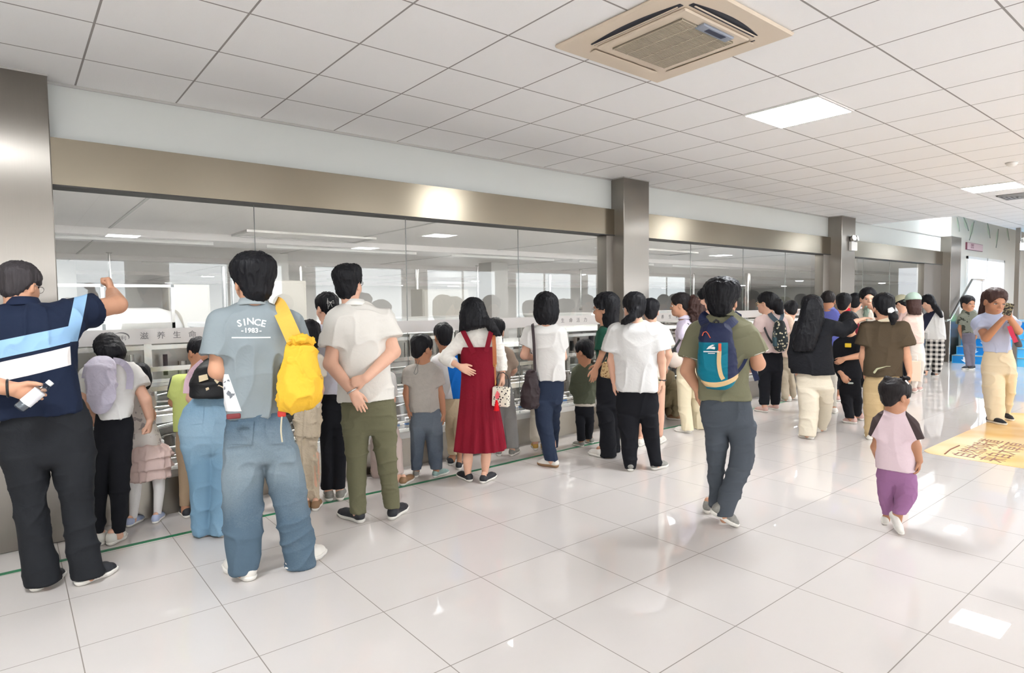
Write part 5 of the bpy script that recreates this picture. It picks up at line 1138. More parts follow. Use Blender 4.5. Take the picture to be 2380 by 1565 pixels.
# ---- boy in white and blue
P = Person('boy in a white shirt with a bright blue back and beige trousers', (1056, 1084), vox=.0065, sc=.80, skin='c')
P.head(1029, 752, 812, -15, 8, 0, b=0, style='short', neck=(1036, 824), face=False)
S1 = P.arm((1016, 845), (1012, 885, .03), (1030, 900, .15), (.8, .075, .075), ((0, 1, 0), (0, 0, -1), 1)); S2 = P.arm((1070, 845), (1080, 885, .03), (1072, 900, .15), (.8, .075, .075), ((0, 1, 0), (0, 0, -1), 1))
m = recolor(cloth('white_blue_shirt', rgb(232, 232, 232)), lambda T, x, y, z, b, co: T.mix(T.math('GREATER_THAN', T.math('ADD', x, T.math('MULTIPLY', T.math('SUBTRACT', z, 1.0), .15)), -.055), b, rgb(20, 110, 200)))
P.torso(m, [(816, 1026, 1054), (824, 1016, 1066), (842, 1010, 1078), (880, 1020, 1080), (926, 1032, 1080)], [S1, S2])
P.legs(cloth('beige_trousers', rgb(206, 188, 156)), [(920, 1032, 1080), (955, 1032, 1082), (980, 1034, 1082)], [(965, 1033, 1060), (1010, 1036, 1060), (1056, 1042, 1064)], [(965, 1054, 1082), (1010, 1056, 1080), (1050, 1058, 1078)])
P.shoe((1048, 1084), (1044, 1066), Sh_blk); P.shoe((1066, 1094), (1072, 1074), Sh_blk); P.done()
# ---- the girl in the red pinafore
P = Person('long haired girl in a dark red pinafore dress and white blouse', (1110, 1118), vox=.006, sc=.90, skin='a')
P.head(1099, 693, 762, -5, 5, 0, b=.02, style='tail', neck=(1105, 776), face=False,
       hairx=[P.L([(704, 1078, 1122, -.02, .08), (725, 1068, 1131, -.03, .10), (745, 1068, 1138, -.05, .09), (757, 1067, 1146, -.07, .065), (770, 1066, 1090, -.07, .03)], k=.03, rt=.03, rb=.02), P.L([(740, 1118, 1144, -.08, .05), (765, 1132, 1158, -.10, .03), (782, 1146, 1166, -.08, .02)], k=.02, rb=.01), P.T([(1072, 770, .02, .05), (1070, 830, .022, .10), (1078, 880, .012, .08)], .02)])
wb = cloth('white_blouse', rgb(236, 232, 224), .85, .9); S1 = P.arm((1074, 790), (1032, 832, -.03), (1068, 852, -.14), (1.62, .062, .052), ((.86, -.05, -.5), (.05, 1, .1), 1, .12), r=(.044, .036, .035, .024)); S2 = P.arm((1152, 790), (1166, 836), (1168, 872, -.02), (1.75, .062, .046), ((.1, 0, -1), (-1, .2, 0), -1, .8), r=(.044, .036, .035, .024))
P.torso(wb, [(758, 1088, 1130), (766, 1076, 1146), (778, 1066, 1158), (800, 1066, 1158), (830, 1072, 1152), (860, 1076, 1150)], [S1, S2], (wb, .050, .02), name='blouse', fold=(.0045, (14, 14, 14)), dr=.44)
red = cloth('red_pinafore', rgb(128, 14, 36), .8, .5)
def pleat(P, prims, amp, nf, zt, zb, name, mat, c):
    V, F = solid(prims, P.vox); a = np.arctan2(V[:, 1]-c[1], V[:, 0]-c[0]); w = np.clip((zt-V[:, 2])/(zt-zb), 0, 1)**1.2; N = vnormals(V, F); N[:, 2] = 0
    V = V+N*(amp*w*(np.sin(a*nf+1.5*np.sin(a*2+V[:, 2]*1.4))*.7+np.sin(a*nf*.53+2)*.5))[:, None]; return mesh_obj(name, V, F, mat, P.e, True)
c = P.p(1112, 900)
pleat(P, [P.L([(806, 1070, 1152), (830, 1070, 1152), (870, 1072, 1152), (920, 1069, 1156), (960, 1065, 1161), (1000, 1061, 1168), (1046, 1056, 1174)], dr=.66, rt=.0)], .016, 13, P.p(1110, 850)[2], P.p(1110, 1045)[2], 'pinafore_dress', red, c)
for pts in (((1101, 820, -.150), (1086, 790, -.125), (1076, 770, -.10), (1074, 762, 0.0)), ((1130, 818, -.150), (1138, 785, -.125), (1142, 768, -.10), (1142, 762, 0.0))): P.ribbon('pinafore_strap', red, pts, .040, P.e)
P.leg([(1090, 1000, .065), (1088, 1052, .044), (1087, 1072, .043), (1087, 1102, .026)]); P.leg([(1131, 1000, .065), (1130, 1050, .044), (1129, 1070, .043), (1127, 1100, .026)]); P.body.append(P.L([(870, 1082, 1142), (1010, 1072, 1152)]))
P.shoe((1096, 1122), (1064, 1106), Sh_blk, h=.055); P.shoe((1118, 1126), (1152, 1108), Sh_blk, h=.055); P.done(.0045)
B = P.thing('handbag', 'small cream speckled handbag with a tan strap and red tassel beside the red dress', 'handbag')
m = recolor(cloth('speckled_cream', rgb(232, 224, 206), .5, .1), lambda T, x, y, z, b, co: T.mix(T.math('LESS_THAN', (lambda n: (T.link(co, n.inputs[0]), n.outputs[0])[1])(T.new('ShaderNodeTexVoronoi', **{'_2': 42.0})), .30), b, rgb(52, 48, 52)))
P.part('bag_body', m, [s_box(P.p(1165, 922, -.10), (.072, .038, .082), .010, rot_fr(nrm((1, -.3, -.05)), nrm((.3, 1, 0)), nrm((.05, 0, 1))))], vox=.005, parent=B)
tanl = pmat('tan_leather', rgb(176, 100, 50), .45); P.ribbon('shoulder_strap', tanl, [(1140, 770, -.02), (1146, 778, -.10), (1149, 810, -.135), (1150, 848, -.135)], .032, B); P.ribbon('shoulder_strap', tanl, [(1150, 848, -.135), (1151, 870, -.14), (1152, 892, -.14)], .014, B)
MB().tube([P.p(1150, 850, -.145)+np.array((.012*math.cos(a), 0, .012*math.sin(a))) for a in [2*PI*j/16 for j in range(16)]], .0025, 6, closed=True).tube([P.p(1151, 884, -.15), P.p(1151, 896, -.15)], .004, 6).build('gold_ring', M_gold, B)
for b in (-.13, -.07): MB().tube([P.p(u, v, b) for u, v in ((1156, 898), (1155, 880), (1160, 868), (1170, 866), (1180, 874), (1183, 892), (1182, 902))], .0045, 8).build('bag_handle', M_blk, B)
P.part('tassel', cloth('tassel_red', rgb(214, 20, 30)), [P.T([(1154, 932, .008, -.155), (1154, 938, .012, -.155), (1154, 955, .020, -.155)], f1=True)], vox=.004, fold=(.003, (120, 120, 4)), parent=B)
MB().prism([(P.p(u, v, 0)[0], P.p(u, v, -.15)[2]) for u, v in ((1149, 920), (1154, 908), (1160, 916), (1158, 926), (1151, 928))], -.156, -.150, 0, 'xz').build('charm', pmat('charm_pink', rgb(222, 90, 96), .4), B)
# ---- child in taupe behind the red dress
P = Person('ponytailed child in a taupe top and grey sweatpants, right of the red dress', (1184, 1060), vox=.007, sc=.82)
P.head(1152, 740, 800, 10, 12, 0, b=0, style='tail', neck=(1160, 812), face=False, hairx=[P.T([(1162, 780, .022, -.06), (1167, 792, .014, -.07), (1168, 800, .008, -.07)])])
S1 = P.arm((1142, 830), (1138, 875, .05), (1150, 890, .15), (.8, .07, .07), ((0, 1, 0), (0, 0, -1), 1)); S2 = P.arm((1182, 826), (1194, 860, .08), (1190, 870, .2), (.75, .07, .07), ((0, 1, 0), (0, 0, -1), 1))
P.torso(cloth('taupe_top', rgb(160, 142, 126)), [(806, 1150, 1174), (814, 1144, 1184), (835, 1140, 1188), (880, 1146, 1186)], [S1, S2])
P.legs(cloth('grey_sweats', rgb(150, 148, 146)), [(874, 1148, 1186), (910, 1148, 1190), (935, 1150, 1194)], [(920, 1150, 1174), (980, 1152, 1174), (1042, 1154, 1172)], [(920, 1168, 1194), (980, 1172, 1202), (1040, 1176, 1206)])
P.shoe((1160, 1062), (1156, 1048), Sh_gry); P.shoe((1186, 1062), (1206, 1050), Sh_gry); P.done()
# ---- woman with a bob and a slouchy bag
P = Person('bob haired woman in a fitted white tee and navy trousers with a dark slouchy bag', (1272, 1082), vox=.0065, sc=.97)
P.head(1268, 680, 752, -8, 6, 0, b=.02, style='bob', neck=(1268, 762), face=False)
S1 = P.arm((1232, 776), (1219, 826, .02), (1240, 832, .24), (.55, .070, .078), ((0, 1, 0), (0, 0, -1), 1), r=(.045, .040, .038, .026)); S2 = P.arm((1302, 778), (1308, 830, .06), (1285, 845, .28), (.55, .070, .074), ((0, 1, 0), (0, 0, -1), 1), r=(.045, .038, .038, .026))
P.torso(Wt, [(752, 1254, 1284), (758, 1242, 1298), (770, 1228, 1308), (800, 1232, 1313), (840, 1241, 1313), (884, 1249, 1317)], [S1, S2], dr=.58)
P.legs(cloth('navy_trousers', rgb(40, 50, 70)), [(874, 1246, 1314), (910, 1241, 1312), (945, 1240, 1308)], [(930, 1239, 1286), (980, 1246, 1284), (1030, 1256, 1290), (1070, 1265, 1299)], [(930, 1262, 1308), (980, 1264, 1300), (1020, 1266, 1298), (1040, 1272, 1298, .15)], bR=.15)
P.shoe((1298, 1088), (1250, 1080), Sh_wht, sole=Sh_brn); P.shoe((1290, 1060), (1266, 1054), Sh_gry); P.done()
B = P.thing('shoulder_bag', 'dark brown slouchy hobo bag on the bob haired woman', 'bag'); dk = cloth('dark_brown_leather', rgb(58, 48, 50), .5, .4)
P.part('bag_body', dk, [P.L([(860, 1224, 1244, -.08, .02), (885, 1218, 1250, -.09, .04), (920, 1210, 1256, -.09, .055), (946, 1210, 1254, -.09, .05), (952, 1216, 1248, -.09, .03)], k=.02, rt=.02, rb=.03)], fold=(.007, (12, 12, 9)), parent=B)
P.ribbon('shoulder_strap', dk, [(1238, 754, .02), (1238, 760, -.08), (1241, 800, -.13), (1243, 862, -.13)], .026, B); P.ribbon('shoulder_strap', dk, [(1243, 862, -.12), (1232, 868, -.10), (1228, 880, -.09)], .02, B)
# ---- half hidden person in cream trousers and mustard boots
P = Person('half hidden child in cream trousers and mustard boots, behind the dark slouchy bag', (1244, 1044), vox=.008, sc=.8)
P.head(1262, 800, 855, 0, 15, 0, b=0, style='short', neck=(1260, 865), face=False); P.torso(Wt, [(862, 1250, 1272), (872, 1244, 1280), (930, 1240, 1276)], [])
P.legs(cloth('cream_trousers', rgb(214, 206, 190)), [(925, 1236, 1274), (960, 1234, 1272), (975, 1234, 1272)], [(965, 1233, 1252), (1026, 1232, 1256)], [(965, 1252, 1272), (1026, 1254, 1272)])
P.shoe((1246, 1048), (1238, 1034), pmat('boot_mustard', rgb(190, 150, 70), .5)); P.shoe((1264, 1048), (1262, 1034), bpy.data.materials['boot_mustard']); P.done()
# ---- small boy in olive
P = Person('small boy in an olive jacket and black trousers at the second column', (1354, 1034), vox=.0065, sc=.70, skin='c')
P.head(1357, 790, 843, -55, 12, 0, b=0, style='short', neck=(1358, 850), face=True)
S1 = P.arm((1340, 866), (1332, 905, .02), (1340, 920, .12), (1.5, .07, .05), ((0, 1, 0), (0, 0, -1), 1)); S2 = P.arm((1376, 866), (1383, 905, .02), (1380, 925, .1), (1.5, .07, .05), ((0, 1, 0), (0, 0, -1), 1))
P.torso(cloth('olive_jacket', rgb(86, 90, 74)), [(842, 1348, 1370), (848, 1340, 1378), (862, 1335, 1383), (900, 1330, 1384), (938, 1334, 1383)], [S1, S2], fold=(.007, (12, 12, 10)))
P.part('shirt_hem', cloth('pale_hem', rgb(200, 192, 180)), [P.L([(934, 1335, 1382), (944, 1336, 1382)], dr=.6)])
P.legs(Blk, [(936, 1337, 1380), (960, 1337, 1381), (975, 1338, 1381)], [(965, 1337, 1360), (1000, 1340, 1360), (1024, 1341, 1360)], [(965, 1356, 1381), (1000, 1358, 1380), (1020, 1358, 1376)])
P.shoe((1356, 1040), (1332, 1034), Sh_gry); P.shoe((1378, 1032), (1360, 1026), Sh_gry); P.done()
# ---- woman in the green shirt
P = Person('long haired woman in glasses and a dark green shirt with black trousers', (1404, 1056), vox=.0065, sc=.97, skin='b')
P.head(1406, 680, 750, -72, 5, 0, b=.02, style='tail', neck=(1412, 762), face=True, glasses=M_silver, hairx=[P.L([(690, 1396, 1426, .0, .07), (712, 1400, 1438, 0, .09), (740, 1398, 1438, -.01, .09), (770, 1404, 1442, -.03, .07), (786, 1420, 1443, -.04, .04)], k=.03, rt=.04, rb=.03), P.L([(700, 1386, 1404, -.05, .03), (720, 1392, 1404, -.06, .03)], k=.02)])
S1 = P.arm((1405, 780, -.08), (1400, 830, -.12), (1384, 858, -.10), (.72, .078, .086), ((-.2, .05, -1), (-.2, 1, 0), -1, .3), r=(.044, .038, .037, .025)); S2 = P.arm((1425, 780, .1), (1415, 830, .15), (1400, 850, .25), (.7, .07, .07), ((-1, .2, 0), (0, 0, -1), 1))
P.torso(cloth('dark_green_shirt', rgb(32, 78, 62)), [(752, 1400, 1434), (762, 1392, 1440), (785, 1386, 1442), (812, 1384, 1440), (850, 1390, 1436)], [S1, S2], dr=.75)
P.legs(Blk, [(842, 1390, 1436), (880, 1386, 1436), (920, 1384, 1438), (960, 1388, 1440)], [(940, 1384, 1426), (1000, 1394, 1430), (1060, 1392, 1434)], [(940, 1400, 1442), (1000, 1404, 1442), (1050, 1404, 1440, .1)], bR=.1, dr=.7)
P.shoe((1398, 1064), (1370, 1056), Sh_wht); P.shoe((1428, 1050), (1406, 1046), Sh_wht); P.done(.0055)
t = MB(); c = P.W; t.tube([(c[0]+.03*math.cos(a), c[1]+.03*math.sin(a), c[2]+.01+.004*math.cos(a)) for a in [2*PI*j/16 for j in range(16)]], .006, 6, closed=True); t.build('bracelet', pmat('bracelet_red_brown', rgb(96, 40, 40), .5), P.e)
B = P.thing('waist_bag', 'small tan patterned waist bag between the green shirt and the white tee', 'bag')
m = recolor(cloth('tan_pattern', rgb(206, 176, 130), .5, .1), lambda T, x, y, z, b, co: T.mix(T.math('GREATER_THAN', (lambda n: (T.link(co, n.inputs[0]), n.outputs[0])[1])(T.new('ShaderNodeTexNoise', **{'_2': 60.0})), .56), b, rgb(132, 92, 52)))
P.part('bag_body', m, [s_box(P.p(1413, 861, -.16), (.066, .03, .078), .024, rot_fr(nrm((1, 0, -.2)), (0, 1, 0), nrm((.2, 0, 1))))], vox=.005, parent=B)
P.ribbon('strap', M_blk, [(1400, 845, -.17), (1420, 800, -.14), (1434, 768, -.09)], .02, B)
# ---- woman in the loose white tee with a low ponytail
P = Person('woman in a loose white tee and black trousers with a low ponytail', (1500, 1088), vox=.006, sc=.99)
P.head(1473, 680, 750, -22, 4, 0, b=.02, style='tail', neck=(1478, 762), face=True, glasses=M_silver, hairx=[P.T([(1478, 722, .035, -.09), (1468, 738, .040, -.12), (1452, 748, .030, -.13), (1446, 752, .012, -.13)], .03)])
S1 = P.arm((1432, 772), (1421, 840), (1427, 888), (.66, .082, .104), ((.03, .05, -1), (1, .2, 0), 1), r=(.045, .037, .036, .025)); S2 = P.arm((1524, 772), (1538, 838), (1541, 880), (.66, .082, .104), ((.03, .05, -1), (-1, .2, 0), -1), r=(.045, .037, .036, .025))
P.torso(cloth('loose_white_tee', rgb(226, 225, 223)), [(746, 1460, 1500), (754, 1444, 1516), (768, 1428, 1530), (800, 1426, 1530), (850, 1430, 1526), (908, 1431, 1532)], [S1, S2], dr=.56)
P.legs(Blk, [(900, 1433, 1530), (940, 1431, 1532), (970, 1432, 1532)], [(960, 1431, 1490), (1010, 1440, 1484), (1060, 1448, 1480), (1090, 1453, 1478)], [(960, 1484, 1532), (1010, 1494, 1534), (1050, 1506, 1536), (1082, 1514, 1538)])
P.shoe((1465, 1098), (1468, 1080), Sh_gry); P.shoe((1516, 1094), (1550, 1084), Sh_gry); P.done(.0055)
MB().tube([tuple(P.p(1540, 884)+np.array((.028*math.cos(a), .028*math.sin(a), 0))) for a in [2*PI*j/16 for j in range(16)]], .007, 6, closed=True).build('wristband', M_blk, P.e)
# ---- man in a cream tee and shorts, behind the ponytailed woman
P = Person('short haired person in a cream tee and shorts with white trainers', (1494, 1032), vox=.008, sc=.95)
P.head(1512, 695, 750, -5, 5, 0, b=0, style='short', neck=(1514, 760), face=False)
S1 = P.arm((1486, 775), (1478, 830), (1486, 850, .15), (.6, .078, .09), ((0, 1, 0), (0, 0, -1), 1)); S2 = P.arm((1540, 775), (1554, 825), (1540, 868, .1), (.6, .078, .09), ((-.5, .8, -.3), (0, 0, -1), -1))
P.torso(cloth('cream_tee', rgb(238, 232, 220)), [(748, 1500, 1528), (756, 1490, 1542), (770, 1482, 1552), (820, 1486, 1546), (875, 1486, 1542)], [S1, S2])
P.legs(cloth('tan_shorts', rgb(190, 176, 150)), [(868, 1484, 1542), (895, 1484, 1542)], [(885, 1484, 1514), (918, 1484, 1512)], [(885, 1510, 1542), (918, 1514, 1543)], body=False)
P.leg([(1496, 900, .075), (1494, 950, .052), (1491, 975, .05), (1490, 1015, .03)]); P.leg([(1530, 900, .075), (1533, 945, .052), (1533, 972, .05), (1534, 1010, .03)])
P.shoe((1484, 1040), (1502, 1030), Sh_wht); P.shoe((1530, 1034), (1544, 1024), Sh_wht); P.done()
# ---- crouching figure in khaki
P = Person('crouching person in khaki trousers seen between the shorts and the cream trousers', (1566, 976), vox=.009, sc=.95)
P.head(1535, 800, 852, -30, 20, 0, b=.1, style='short', neck=(1540, 862), face=False); P.torso(cloth('khaki_top', rgb(150, 138, 112)), [(858, 1528, 1556, .05), (870, 1520, 1568, .05), (900, 1520, 1574), (930, 1524, 1580)], [])
kh = cloth('khaki_crouch', rgb(146, 134, 106)); P.part('trousers', kh, [P.T([(1548, 925, .11), (1576, 900, .085, -.12)], .03), P.T([(1576, 900, .09, -.12), (1578, 930, .08, -.1), (1572, 962, .06, -.02)], .03), P.T([(1540, 930, .10, .1), (1560, 905, .08, .2), (1558, 960, .055, .2)], .03), P.L([(905, 1528, 1576), (945, 1530, 1572)], k=.04)], fold=(.01, (9, 9, 9)))
P.body.append(P.T([(1548, 925, .06), (1576, 902, .045, -.12), (1572, 965, .03, -.02)])); P.shoe((1582, 978), (1550, 974), Sh_brn); P.shoe((1575, 962), (1556, 958), Sh_brn); P.done()
# ---- curly ponytail woman
P = Person('woman in a lavender shirt and wide cream trousers with a curly brown ponytail', (1602, 1002), vox=.0075, sc=.96, skin='b', hair=HD)
P.head(1580, 681, 735, -88, 4, 0, b=0, style='tail', neck=(1592, 745), face=True)
P.hm = HN; V = [P.T([(1594, 700, .05, 0), (1608, 702, .065, -.02), (1618, 722, .085, -.02), (1620, 745, .085, -.02), (1612, 768, .05, -.02)], .03)]; P.part('ponytail', HN, V, fold=(.016, (22, 22, 16)))
P.part('hair_tie', pmat('hair_tie_gold', rgb(220, 190, 130), .4), [s_ell(P.p(1599, 693, 0), (.03, .03, .03))], vox=.006)
S1 = P.arm((1590, 765, -.1), (1596, 805, -.14), (1580, 835, -.12), (.6, .075, .085), ((-.5, 0, -.6), (0, 1, 0), -1)); S2 = P.arm((1600, 765, .12), (1604, 805, .14), (1585, 835, .12), (.6, .075, .085), ((-.5, 0, -.6), (0, -1, 0), 1))
P.torso(cloth('lavender_shirt', rgb(218, 208, 226)), [(738, 1582, 1604), (748, 1575, 1614), (770, 1570, 1620), (800, 1570, 1618), (840, 1576, 1620)], [S1, S2], (cloth('lavender_collar', rgb(224, 216, 232)), .05, .03), dr=.9)
P.legs(cloth('cream_wide', rgb(226, 214, 184)), [(834, 1574, 1624), (870, 1572, 1632), (900, 1572, 1636)], [(880, 1572, 1608), (940, 1574, 1606), (1000, 1584, 1614)], [(880, 1600, 1638), (940, 1602, 1640), (996, 1612, 1642)], dr=.8)
P.shoe((1606, 1008), (1568, 1002), Sh_wht); P.shoe((1632, 998), (1612, 994), Sh_wht); P.done()
B = P.thing('waist_bag', 'rounded off white waist bag on the woman with the curly ponytail', 'bag'); P.part('bag_body', cloth('off_white_bag', rgb(222, 208, 196), .6), [s_ell(P.p(1567, 837, -.16), (.095, .06, .09))], parent=B); P.ribbon('strap', M_blk, [(1560, 822, -.19), (1580, 790, -.17), (1600, 752, -.1)], .025, B)
# ---- dark haired woman behind the walking man
P = Person('dark haired woman in black half hidden behind the walking man', (1650, 982), vox=.009, sc=.97)
P.head(1643, 667, 722, -80, 6, 0, b=0, style='tail', neck=(1652, 732), face=True, hairx=[P.L([(680, 1638, 1660, 0, .08), (710, 1640, 1666), (760, 1640, 1668), (775, 1644, 1664)], dr=.7)])
P.torso(Blk, [(728, 1640, 1664), (740, 1634, 1676), (790, 1634, 1676), (850, 1636, 1672)], [P.arm((1642, 755, -.1), (1640, 800, -.12), (1632, 830, -.1), (.9, .07, .07), ((-.5, 0, -.6), (0, 1, 0), -1))], dr=.8)
P.legs(Blk, [(845, 1636, 1674), (880, 1634, 1676), (900, 1634, 1676)], [(890, 1634, 1658), (970, 1638, 1654)], [(890, 1652, 1676), (970, 1656, 1672)]); P.shoe((1652, 985), (1640, 981), Sh_blk); P.shoe((1668, 983), (1658, 979), Sh_blk); P.done()
# ---- the walking man
P = Person('man in an olive polo and slate trousers walking away with a teal and navy backpack', (1688, 1212), vox=.006, sc=1.02, skin='b')
P.head(1679, 648, 745, 14, 0, 0, b=.02, style='thick', neck=(1680, 758), face=False, capk=1.0, wide=1.04)
S1 = P.arm((1620, 786), (1597, 862, -.03), (1619, 902, .02), (.62, .082, .092), ((.1, .1, -1), (1, .3, 0), 1, .3), r=(.050, .044, .042, .029)); S2 = P.arm((1740, 786), (1762, 846, .0), (1745, 858, .26), (.62, .082, .092), ((0, 1, .2), (0, 0, -1), 1), r=(.050, .044, .040, .028))
ol = cloth('olive_polo', rgb(124, 122, 98)); P.torso(ol, [(727, 1652, 1708), (740, 1632, 1730), (756, 1610, 1748), (790, 1606, 1752), (840, 1616, 1740), (890, 1626, 1736), (928, 1627, 1746)], [S1, S2], (ol, .062, .030), dr=.56)
pw = pmat('piping_white', rgb(220, 216, 206), .6)
for Q in (S1, S2):
    a, b = np.array(Q[0][:3]), np.array(Q[1][:3]); d = nrm(b-a); P.part('cuff', pw, [s_tube([(*(b-d*.003), Q[1][3]+.002), (*(b+d*.002), Q[1][3]+.002)], .01, f0=True, f1=True)], vox=.004, parent=P.shirt)
P.legs(cloth('slate_trousers', rgb(78, 84, 92)), [(920, 1630, 1744), (950, 1630, 1750), (985, 1634, 1756), (1010, 1638, 1757)],
       [(985, 1634, 1694), (1040, 1643, 1689), (1090, 1646, 1684), (1130, 1648, 1680), (1176, 1650, 1680)], [(985, 1684, 1757), (1040, 1700, 1755), (1080, 1694, 1748), (1120, 1682, 1734), (1150, 1672, 1722), (1198, 1662, 1704)], fold=(.0062, (6, 6, 8)), pockets=[[(1650, 958), (1676, 957), (1676, 962), (1650, 963)], [(1706, 956), (1734, 956), (1734, 961), (1706, 961)]])
P.shoe((1640, 1196), (1668, 1176), Sh_gry, hz=.0, w=.042)
P.shoe((1650, 1192), (1712, 1226), Sh_gry, hz=.09, tz=.0); P.ank[0] = .02; P.done(.0055)
B = P.thing('backpack', 'teal and navy backpack with an orange zip pull on the walking man', 'backpack'); nv = cloth('navy_nylon', rgb(34, 42, 74), .55, .5); tl = cloth('teal_nylon', rgb(0, 118, 140), .55, .5); sd = cloth('sand_nylon', rgb(222, 190, 142), .55, .3)
def pack(T, x, y, z, base, co):
    xc = P.p(1660, 820, -.2)[0]; c = T.mix(T.math('MULTIPLY', T.math('LESS_THAN', z, P.p(1660, 796, -.28)[2]), T.math('LESS_THAN', x, P.p(1692, 800, -.25)[0])), base, rgb(0, 118, 140))
    zt = T.math('ADD', z, T.math('MULTIPLY', T.math('MULTIPLY', T.math('SUBTRACT', x, P.p(1655, 890, -.25)[0]), T.math('SUBTRACT', x, P.p(1655, 890, -.25)[0])), -2.2))
    lo, hi = P.p(1660, 900, -.27)[2], P.p(1660, 888, -.27)[2]; c = T.mix(T.math('MULTIPLY', T.math('LESS_THAN', zt, hi), T.math('GREATER_THAN', zt, lo)), c, rgb(222, 190, 142)); return T.mix(T.math('LESS_THAN', zt, lo), c, rgb(0, 118, 140))
P.part('bag_body', recolor(nv, pack), [P.L([(752, 1636, 1690, -.19, .05), (765, 1630, 1698, -.20, .07), (790, 1626, 1704, -.21, .085), (830, 1621, 1712, -.22, .095), (870, 1622, 1716, -.22, .095), (892, 1630, 1706, -.22, .085), (906, 1644, 1690, -.21, .06)], n=2.8, k=.03, rt=.035, rb=.03)], fold=(.005, (9, 9, 9)), parent=B)
nv2 = cloth('navy_webbing', rgb(38, 46, 78), .6, .3)
for pts in (((1645, 762, -.20), (1634, 744, -.10), (1640, 733, .0), (1640, 740, .08)), ((1684, 762, -.20), (1704, 746, -.10), (1712, 734, .0), (1712, 742, .08))): P.ribbon('shoulder_strap', nv2, pts, .062, B)
P.ribbon('side_strap', nv2, [(1712, 868, -.16), (1726, 850, -.12), (1738, 826, -.05)], .02, B)
P.ribbon('side_strap', nv2, [(1736, 820, -.05), (1748, 850, .0), (1760, 885, .02)], .035, B)
P.ribbon('zip_panel', sd, [(1672, 815, -.318), (1671, 845, -.323), (1675, 870, -.322), (1681, 882, -.318)], .026, B); P.ribbon('zip_pull', pmat('orange_pull', rgb(232, 96, 56), .5), [(1673, 799, -.312), (1673, 816, -.328)], .018, B, t=.008)
g = MB(); g.tube([P.p(u, v, -.295) for u, v in ((1632, 781), (1635, 773), (1641, 771), (1645, 775), (1651, 786))], .003, 6); g.build('zip_cord', bpy.data.materials['orange_pull'], B)
g = MB(); g.tube([P.p(u, v, -.20) for u, v in ((1658, 756), (1659, 748), (1664, 744), (1670, 747), (1672, 756))], .007, 8); g.build('grab_handle', M_blk, B)
lg = MB(); c = P.p(1654, 808, -.325); lg.prism([(c[0]-.032, c[2]-.012), (c[0]-.018, c[2]+.006), (c[0]+.004, c[2]+.018), (c[0]+.018, c[2]+.016), (c[0]+.004, c[2]+.008), (c[0]-.006, c[2]+.0), (c[0]+.014, c[2]+.006), (c[0]+.022, c[2]-.002), (c[0]+.018, c[2]-.012), (c[0]-.008, c[2]-.008)], c[1]-.004, c[1]+.006, 0, 'xz').build('logo_mark', M_white, B)
lg = MB(); lg.box(c[0]-.05, c[0]+.045, c[1]-.003, c[1]+.006, c[2]-.030, c[2]-.024); lg.box(c[0]-.022, c[0]+.02, c[1]-.003, c[1]+.006, c[2]-.040, c[2]-.036); lg.build('logo_line', M_white, B)
# ---- pink tee with a small patterned rucksack
P = Person('woman in glasses, a pink tee and black trousers carrying a small patterned rucksack', (1784, 955), vox=.009, sc=.96)
P.head(1780, 679, 728, -68, 4, 0, b=0, style='tail', neck=(1786, 738), face=True, glasses=M_gold, hairx=[P.T([(1800, 694, .05, 0), (1806, 706, .075, -.02), (1812, 728, .05, -.02)], .03)])
S1 = P.arm((1766, 750, -.08), (1760, 785, -.06), (1756, 800, .1), (.55, .085, .10), ((-.6, .5, .2), (0, 0, -1), -1)); S2 = P.arm((1816, 752, .05), (1822, 790, .1), (1800, 800, .25), (.55, .085, .10), ((0, 1, 0), (0, 0, -1), 1))
P.torso(cloth('pink_tee', rgb(232, 208, 204)), [(728, 1776, 1804), (736, 1766, 1822), (750, 1760, 1828), (780, 1762, 1826), (819, 1766, 1824)], [S1, S2], dr=.66)
P.legs(Blk, [(812, 1768, 1820), (850, 1764, 1820), (870, 1762, 1819)], [(860, 1762, 1793), (900, 1764, 1791), (940, 1765, 1788)], [(860, 1788, 1818), (900, 1790, 1817), (940, 1791, 1811)])
P.shoe((1784, 960), (1754, 955), Sh_pnk); P.shoe((1808, 954), (1784, 950), Sh_pnk); P.done()
B = P.thing('backpack', 'small dark rucksack with a pale speckled print on the woman in pink', 'backpack')
m = recolor(cloth('leaf_print', rgb(40, 46, 48), .6, .2), lambda T, x, y, z, b, co: T.mix(T.math('LESS_THAN', (lambda n: (T.link(co, n.inputs[0]), n.outputs[0])[1])(T.new('ShaderNodeTexVoronoi', **{'_2': 26.0})), .34), b, rgb(206, 196, 168)))
P.part('bag_body', m, [P.L([(745, 1802, 1822, -.20, .05), (762, 1797, 1828, -.21, .08), (795, 1795, 1833, -.22, .10), (812, 1800, 1828, -.22, .08), (818, 1806, 1822, -.21, .05)], rt=.03, rb=.03)], parent=B, vox=.009); tg_ = cloth('slate_web', rgb(84, 100, 112), .6, .3)
P.ribbon('shoulder_strap', tg_, [(1806, 748, -.22), (1792, 734, -.13), (1786, 722, .02)], .06, B); P.ribbon('shoulder_strap', tg_, [(1814, 746, -.22), (1818, 736, -.14), (1818, 728, .0)], .045, B); P.ribbon('side_strap', M_blk, [(1795, 798, -.16), (1784, 780, -.17), (1775, 758, -.13)], .025, B)
P.part('side_pocket', cloth('teal_pocket', rgb(60, 84, 92), .6), [P.L([(784, 1795, 1806, -.28, .05), (806, 1796, 1808, -.29, .05)], rt=.01, rb=.02)], parent=B)
MB().lathe([(.03, 0), (.032, .02), (.032, .10), (.012, .13), (.012, .16)], 14, 0, Matrix.Translation(P.p(1800, 790, -.27).tolist())).build('bottle', M_pet, B)
